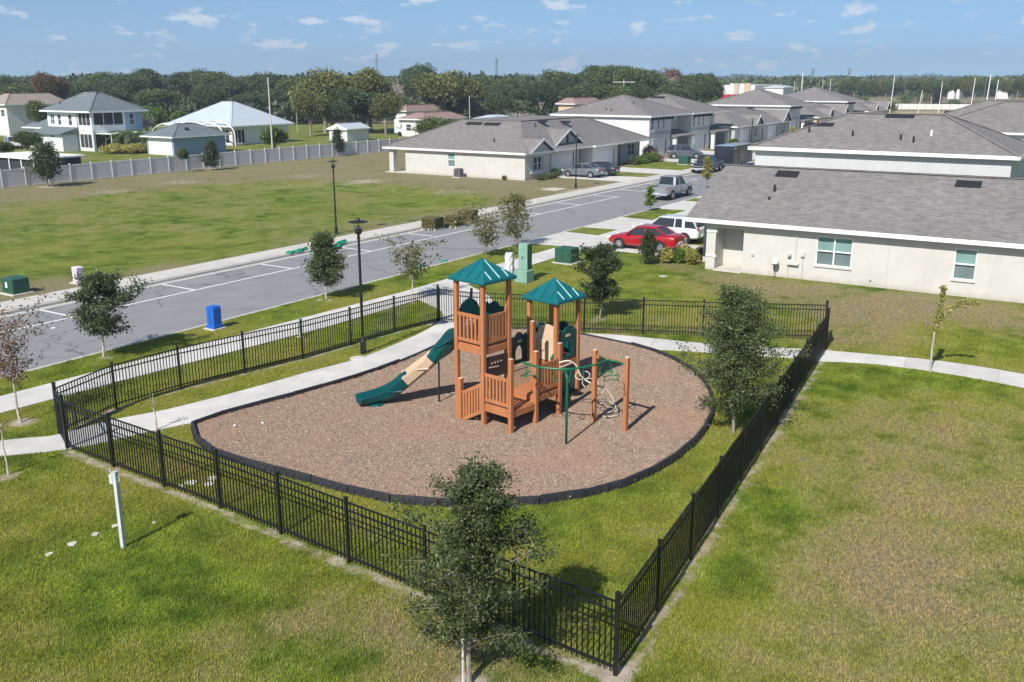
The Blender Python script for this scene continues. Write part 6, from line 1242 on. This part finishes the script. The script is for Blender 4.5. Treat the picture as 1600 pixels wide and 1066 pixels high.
spec = [('tall', 78, 235, 101, 62, 'tall russet cypress behind the blue house at left'), ('tall', 100, 240, 110, 40, 'shorter russet cypress right beside the tallest one'), ('green', 62, 150, 150, 40, 'dark shrubby tree left of the blue house'), ('green', 20, 210, 130, 70, 'broad tree behind the brown roof at the far left'),
        ('bright', 243, 165, 158, 46, 'bright green tree between the blue house and the metal roof'), ('bright', 282, 200, 168, 34, 'small bright green tree behind the pool enclosure'), ('bright', 428, 128, 190, 52, 'rounded bright green tree before the pale metal roofed house'), ('bare', 232, 150, 176, 34, 'pale bare shrub tree beside the blue house'),
        ('gold', 508, 190, 100, 100, 'huge spreading oak left of the garden shed'), ('gold', 580, 195, 98, 84, 'huge oak directly behind the garden shed'), ('oak', 545, 186, 128, 90, 'dark lower oak crown above the garden shed'), ('gold', 486, 178, 132, 56, 'low dense oak crown left of the garden shed, filling under the huge oak', 1), ('oak', 520, 182, 142, 56, 'dark understorey tree just left of the garden shed', 1), ('gold', 603, 184, 138, 54, 'low dense oak crown right of the garden shed', 1), ('oak', 568, 190, 140, 60, 'dark understorey tree straight behind the garden shed', 1), ('bare', 618, 205, 118, 40, 'pale half bare tree on the right flank of the huge oak'), ('oak', 655, 330, 97, 70, 'distant dark oak between the two biggest crowns'), ('gold', 690, 225, 104, 106, 'broad golden green oak behind the low red roof'),
        ('gold', 728, 235, 120, 60, 'smaller golden oak leaning out beside the broad one'), ('green', 690, 140, 178, 90, 'low dense green bush tree rising behind the beige villa ridge', 0), ('oak', 845, 230, 122, 52, 'round dark oak standing alone behind the villa ridge'), ('myr', 1050, 290, 99, 50, 'pale trunked half bare tree above the two storey house'), ('bare', 1046, 284, 112, 44, 'bare pale limbs beside the half bare tree'), ('bright', 1118, 240, 146, 22, 'bright small tree before the red trucks'),
        ('bright', 1085, 262, 156, 20, 'little green tree against the dark oaks by the store'), ('bare', 815, 200, 172, 60, 'pale scrubby thicket behind the villa ridge'), ('green', 45, 120, 200, 40, 'round green bush tree beside the white van'), ('oak', 8, 118, 215, 34, 'dark green bush tree at the left edge near the carport'), ('green', 286, 108, 226, 20, 'small clipped bush tree beside the blue outbuilding')]
for i, s_ in enumerate(spec): big_tree(*s_[:6], ybase=(s_[6] if len(s_) > 6 else None), k=i)
rr2 = random.Random(3)
row = [(-20, 118, 'oak'), (10, 112, 'oak'), (40, 118, 'green'), (130, 112, 'green'), (158, 104, 'green'), (186, 108, 'oak'), (212, 107, 'oak'), (236, 106, 'oak'), (262, 112, 'green'), (290, 106, 'oak'), (318, 102, 'oak'), (342, 106, 'green'), (366, 112, 'oak'), (392, 114, 'green'), (418, 107, 'oak'), (440, 112, 'oak'), (462, 116, 'green'), (640, 108, 'oak'), (756, 112, 'green'), (778, 118, 'oak'), (800, 116, 'green'), (822, 122, 'oak'), (868, 106, 'green'), (890, 112, 'oak'), (908, 110, 'green'),
       (930, 96, 'oak'), (950, 92, 'green'), (968, 95, 'oak'), (988, 98, 'green'), (1006, 100, 'oak'), (1022, 104, 'green'), (1074, 108, 'oak'), (1088, 110, 'oak'), (1100, 122, 'oak'), (330, 122, 'oak'), (250, 128, 'green'), (180, 130, 'oak'), (400, 132, 'oak'), (440, 138, 'oak'), (910, 128, 'oak'), (960, 122, 'green'), (1000, 126, 'oak'), (1050, 130, 'oak'), (780, 140, 'oak')]
ORD = ('first second third fourth fifth sixth seventh eighth ninth tenth eleventh twelfth thirteenth fourteenth fifteenth sixteenth seventeenth eighteenth nineteenth twentieth ' + ' '.join('twenty-' + w for w in 'first second third fourth fifth sixth seventh eighth ninth'.split()) + ' thirtieth').split()
cnt = {}
for i, (px, yt, kd) in enumerate(sorted(row)):
    D = rr2.uniform(255, 300) if yt < 121 else rr2.uniform(215, 245); cnt[kd] = cnt.get(kd, 0) + 1; yt += rr2.uniform(-5, 9)
    big_tree(kd, px, D, yt, rr2.uniform(54, 76), '%s %s from the left in the wooded belt behind the houses' % (ORD[cnt[kd] - 1], 'dark oak' if kd == 'oak' else 'lighter green tree'), k=i, group='%s of the wooded belt' % ('dark oaks' if kd == 'oak' else 'lighter trees'))
cnt = {}
for i, px in enumerate(range(1318, 1625, 17)):
    kd = ('green', 'oak', 'green', 'gold')[i % 4]; cnt[kd] = cnt.get(kd, 0) + 1; nm = {'green': 'green tree', 'oak': 'dark oak', 'gold': 'yellowish tree'}[kd]
    big_tree(kd, px + rr2.uniform(-5, 5), rr2.uniform(400, 460), 119 + rr2.uniform(-3, 7) - (4 if 1490 < px < 1560 else 0), rr2.uniform(26, 40), '%s %s from the left in the line beyond the dry field' % (ORD[cnt[kd] - 1], nm), k=i, group='%ss beyond the dry field' % nm)

# far off land: wooded belts that read as one mass, store, walls, poles
def belt(name, x0, x1, D, ytop, dens, mat, seed, jit=3.0, nq=90, q=.9):
    rr = np.random.default_rng(seed); n = int((x1 - x0) * dens); C = []; Dn = []
    for k in range(n):
        px = rr.uniform(x0, x1); d = D * rr.uniform(.92, 1.12); p = far(px, d); yt = ytop + 2.0 * math.sin(px * .021 + seed) + 1.2 * math.sin(px * .09) + rr.uniform(0, jit); H = max(4.0, level(yt, d)); w = rr.uniform(.6, 1.1) * max(5, D * .012)
        u = rr.normal(0, 1, (nq, 3)); u /= np.linalg.norm(u, axis=1)[:, None]; u[:, 2] = u[:, 2] * .8 + .1; rd = rr.uniform(.75, 1.08, nq)[:, None] * (1 + .2 * np.sin(u[:, :1] * 5 + k) * np.cos(u[:, 1:2] * 5 + k))
        C.append(np.array([p[0], p[1], H * .5]) + u * rd * np.array([w, w, H * .5])); Dn.append(u)
    C = np.concatenate(C); me = leaf_mesh(name, C, np.concatenate(Dn), q * max(1, D / 340), G[mat], rr, .9, .7); return tag(link(name, me), kind='stuff')
belt('far_woods', -160, 1110, 345, 118.5, .36, 'belt', 1, 4, 160, .85); belt('far_woods', -200, 1800, 900, 122.5, .30, 'belt', 2, 1.5, 110, 1.1); belt('far_woods', 1090, 1800, 620, 122, .35, 'far2', 3, 2.5, 120); belt('low_thicket', 90, 1100, 245, 152, .34, 'belt', 4, 12, 120, .6)
belt('far_woods', -300, 1900, 1900, 122.8, .22, 'belt', 6, .8, 80, 1.3)
st(MB().box(1750, -3500, 0, 1800, 3500, 9.0).build('far_ridge', G['hill']))
for k, (px, yb, s_) in enumerate(((1365, 172, 1), (1388, 176, 1.2), (1415, 164, 1.5), (1440, 160, 1.4), (1460, 162, 1.3), (1345, 166, 1.4), (1490, 168, 1))): a, b = at(px, yb); shrub((a, b), 3.0 * s_, 4.5 * s_, 700, .35, 'far2', 'scrubby bush on the dry field, %s' % ('near its left end', 'second from the left', 'in the middle by the track', 'yellowish beside the pole', 'round one right of centre', 'by the roof gable', 'near its right end')[k], 90 + k, 'bushes on the dry field')
sb = House('store_building', *far(1180, 470), 'long white flat roofed store with a brown pier beyond the red trucks')
a0, b0 = far(1178, 470); a1, b1 = far(1104, 470)
sb.walls(a0, b0, a0 + 40, b1, level(133, 470), G['trim']); sb.box('roof_box', G['trim'], a0 + 2, b1 - 14, level(133, 470), a0 + 14, b1 - 6, level(130.5, 470)); sb.box('pier', G['stucco_tan'], a0 - 1.0, b0 + 2, 0, a0 - .01, b0 + 5, level(130, 470)); sb.box('pier', G['stucco_tan'], a0 - 1.0, b0 + 8, 0, a0 - .01, b0 + 10, level(131, 470)); sb.box('stripe', G['pole'], a0 - .05, b0 + 11, level(143, 470), a0 - .005, b1, level(142.3, 470))
for k, (px, lb) in enumerate(((1127, 'dull red box truck parked at the store, left one'), (1141, 'brighter red box truck parked at the store, right one'))):
    a, b = far(px, 385); r = empty('box_truck', (a, b, 0), R(35), lb, 'truck', 'red trucks at the store'); z0_ = level(158, 385); MB().box(-3.5, -1.4, max(.9, z0_), 2.0, 1.4, level(147.5, 385)).build('box_body', G['redt'], r, bevel=.05); MB().box(2.05, -1.3, .6, 4.0, 1.3, 2.9).build('cab', whitep, r, bevel=.2)
    for x in (-2.4, 3.0):
        for s in (-1, 1): o = MB().lathe([(.5, -.15), (.5, .15), (.1, .16)], 12).build('wheel', G['tyre'], r); o.location = (x, s * 1.2, .5); o.rotation_euler = (R(90), 0, 0)
block('pavilion', 1194, 1228, 440, 137, 133, 'stucco_w', 'roof_metal', 'white arched pavilion right of the long store', 14, False)
block('distant_house', 1480, 1500, 520, 137, 131, 'stucco_w', 'roof_metal', 'pale roofed house among the trees beyond the dry field', 12, False); block('distant_house', 1555, 1580, 520, 140, 134, 'stucco_w', 'roof_tan', 'low white house among the trees at the far right', 12, False)
dw = empty('boundary_wall', (*far(1230, 360), 0), 0, 'long low white wall between the dry field and the trees', 'wall'); pa = Vector((*far(1228, 350), 0)); pb = Vector((*far(1600, 330), 0)); o_ = Vector((*far(1230, 360), 0))
for k in range(30): q0 = pa.lerp(pb, k / 30) - o_; q1 = pa.lerp(pb, (k + .97) / 30) - o_; MB().bar(q0 + Vector((0, 0, .9)), q1 + Vector((0, 0, .9)), .2, 1.9).build('wall_panel', G['stucco_w'], dw)
st(sheet('dry_field', [far(1345, 175), far(1640, 175), far(1640, 318), far(1345, 318)], 0.03, G['field']))
# poles
def upole(px, D, ytop, label, w=.12, mat='pole', arm=None, lean=0.0, lattice=False):
    w = w * (.58 if not lattice else 1); p = far(px, D); H = level(ytop, D); r = empty('utility_pole' if not lattice else 'transmission_tower', (*p, 0), 0, label, 'pole' if not lattice else 'tower')
    if lattice:
        m = MB()
        for sx in (-1, 1):
            for sy in (-1, 1): m.tube([(sx * w * 5, sy * w * 5, 0), (sx * w, sy * w, H)], w * .6, 4)
        for k in range(8): z = H * k / 8; ww = w * (5 - 4 * k / 8); m.bar((-ww, -ww, z), (ww, -ww, z + H / 8), w * .5, w * .5)
        m.build('lattice', G[mat], r)
        for z in (.78, .88, .96): MB().bar((-w * 7, w * 7, H * z), (w * 7, -w * 7, H * z), w, w).build('cross_arm', G[mat], r)
    else:
        MB().tube([(0, 0, -.2), (lean * H, -lean * H, H)], [w, w * .75], 8).build('shaft', G[mat], r)
        if arm: MB().bar((-arm * .5, arm * .84, H - .5), (arm * .5, -arm * .84, H - .5), .14, .18).build('cross_arm', G[mat], r)
    return r
P_ = [(427, 122, 121, 'tall pale timber pole beside the pale metal roofed house', .17, 'pole', None), (465, 190, 140, 'short street light pole left of the huge oak', .1, 'pole', 1.0), (734, 190, 150, 'pale pole behind the villa ridge', .15, 'pole', None), (973, 235, 125, 'timber pole with a wide crossarm above the two storey house', .22, 'pole', 2.6), (1153, 360, 129, 'timber pole with crossarm before the long white store', .25, 'pole_d', 2.6), (1104, 470, 122, 'thin pole left of the store', .2, 'pole', None), (1184, 520, 126, 'thin dark pole right of the store', .3, 'pole_d', None),
      (1238, 300, 127, 'thin pale pole above the far white two storey roof', .15, 'pole', None), (1250, 320, 114, 'tall white pole above the far row of roofs', .3, 'vinyl_post', None), (1283, 400, 124, 'thin pole left of the last two storey roof', .25, 'pole', None), (1295, 400, 123, 'thin pole right of the last two storey roof', .25, 'pole', None), (1366, 420, 118, 'dark pole at the left of the tree line', .3, 'pole_d', None), (1390, 300, 117, 'leaning white pole before the tree line', .2, 'vinyl_post', None, .03), (1413, 420, 117, 'dark pole left of the leaning short stub', .3, 'pole_d', None),
      (1434, 300, 141, 'short leaning white stub pole on the dry field', .2, 'vinyl_post', None, .08), (1466, 300, 128, 'white pole standing by a white box on the dry field', .2, 'vinyl_post', None, .02), (1515, 290, 122, 'white pole right of the dry field', .22, 'vinyl_post', None, .03), (1534, 288, 123, 'grey pole beside the tallest white pole', .2, 'pole_d', None), (1538, 280, 117, 'tallest white pole at the right behind the roofs', .28, 'vinyl_post', None, .03), (1551, 280, 125, 'white pole right of the tallest one', .24, 'vinyl_post', None, .03)]
for q in P_: upole(*q[:3], q[3], q[4], q[5], q[6], q[7] if len(q) > 7 else 0)
for px, yt, lb in ((590, 84, 'grey transmission tower over the huge oak'), (776, 91, 'grey transmission tower over the woods right of the golden oak'), (1111, 112, 'faint transmission tower left of the store'), (1268, 107, 'faint transmission tower over the far hazy ridge'), (1325, 107, 'faint transmission tower over the left end of the tree line')): upole(px, 1000, yt, lb, .30, 'pole_d', lattice=True)

# the air between here and the horizon
hz = tag(MB().box(-350, -1600, -1.2, 2600, 2200, 75).build('haze', G['trim']), kind='stuff'); hm = bpy.data.materials.new('haze_air'); hm.use_nodes = True; ht = hm.node_tree; ht.nodes.clear()
ho = ht.nodes.new('ShaderNodeOutputMaterial'); hv = ht.nodes.new('ShaderNodeVolumePrincipled'); hv.inputs['Density'].default_value = 0.00038; hv.inputs['Color'].default_value = (0.72, 0.84, 1.0, 1); hv.inputs['Anisotropy'].default_value = 0.2
ht.links.new(hv.outputs[0], ho.inputs['Volume']); hz.data.materials.clear(); hz.data.materials.append(hm)
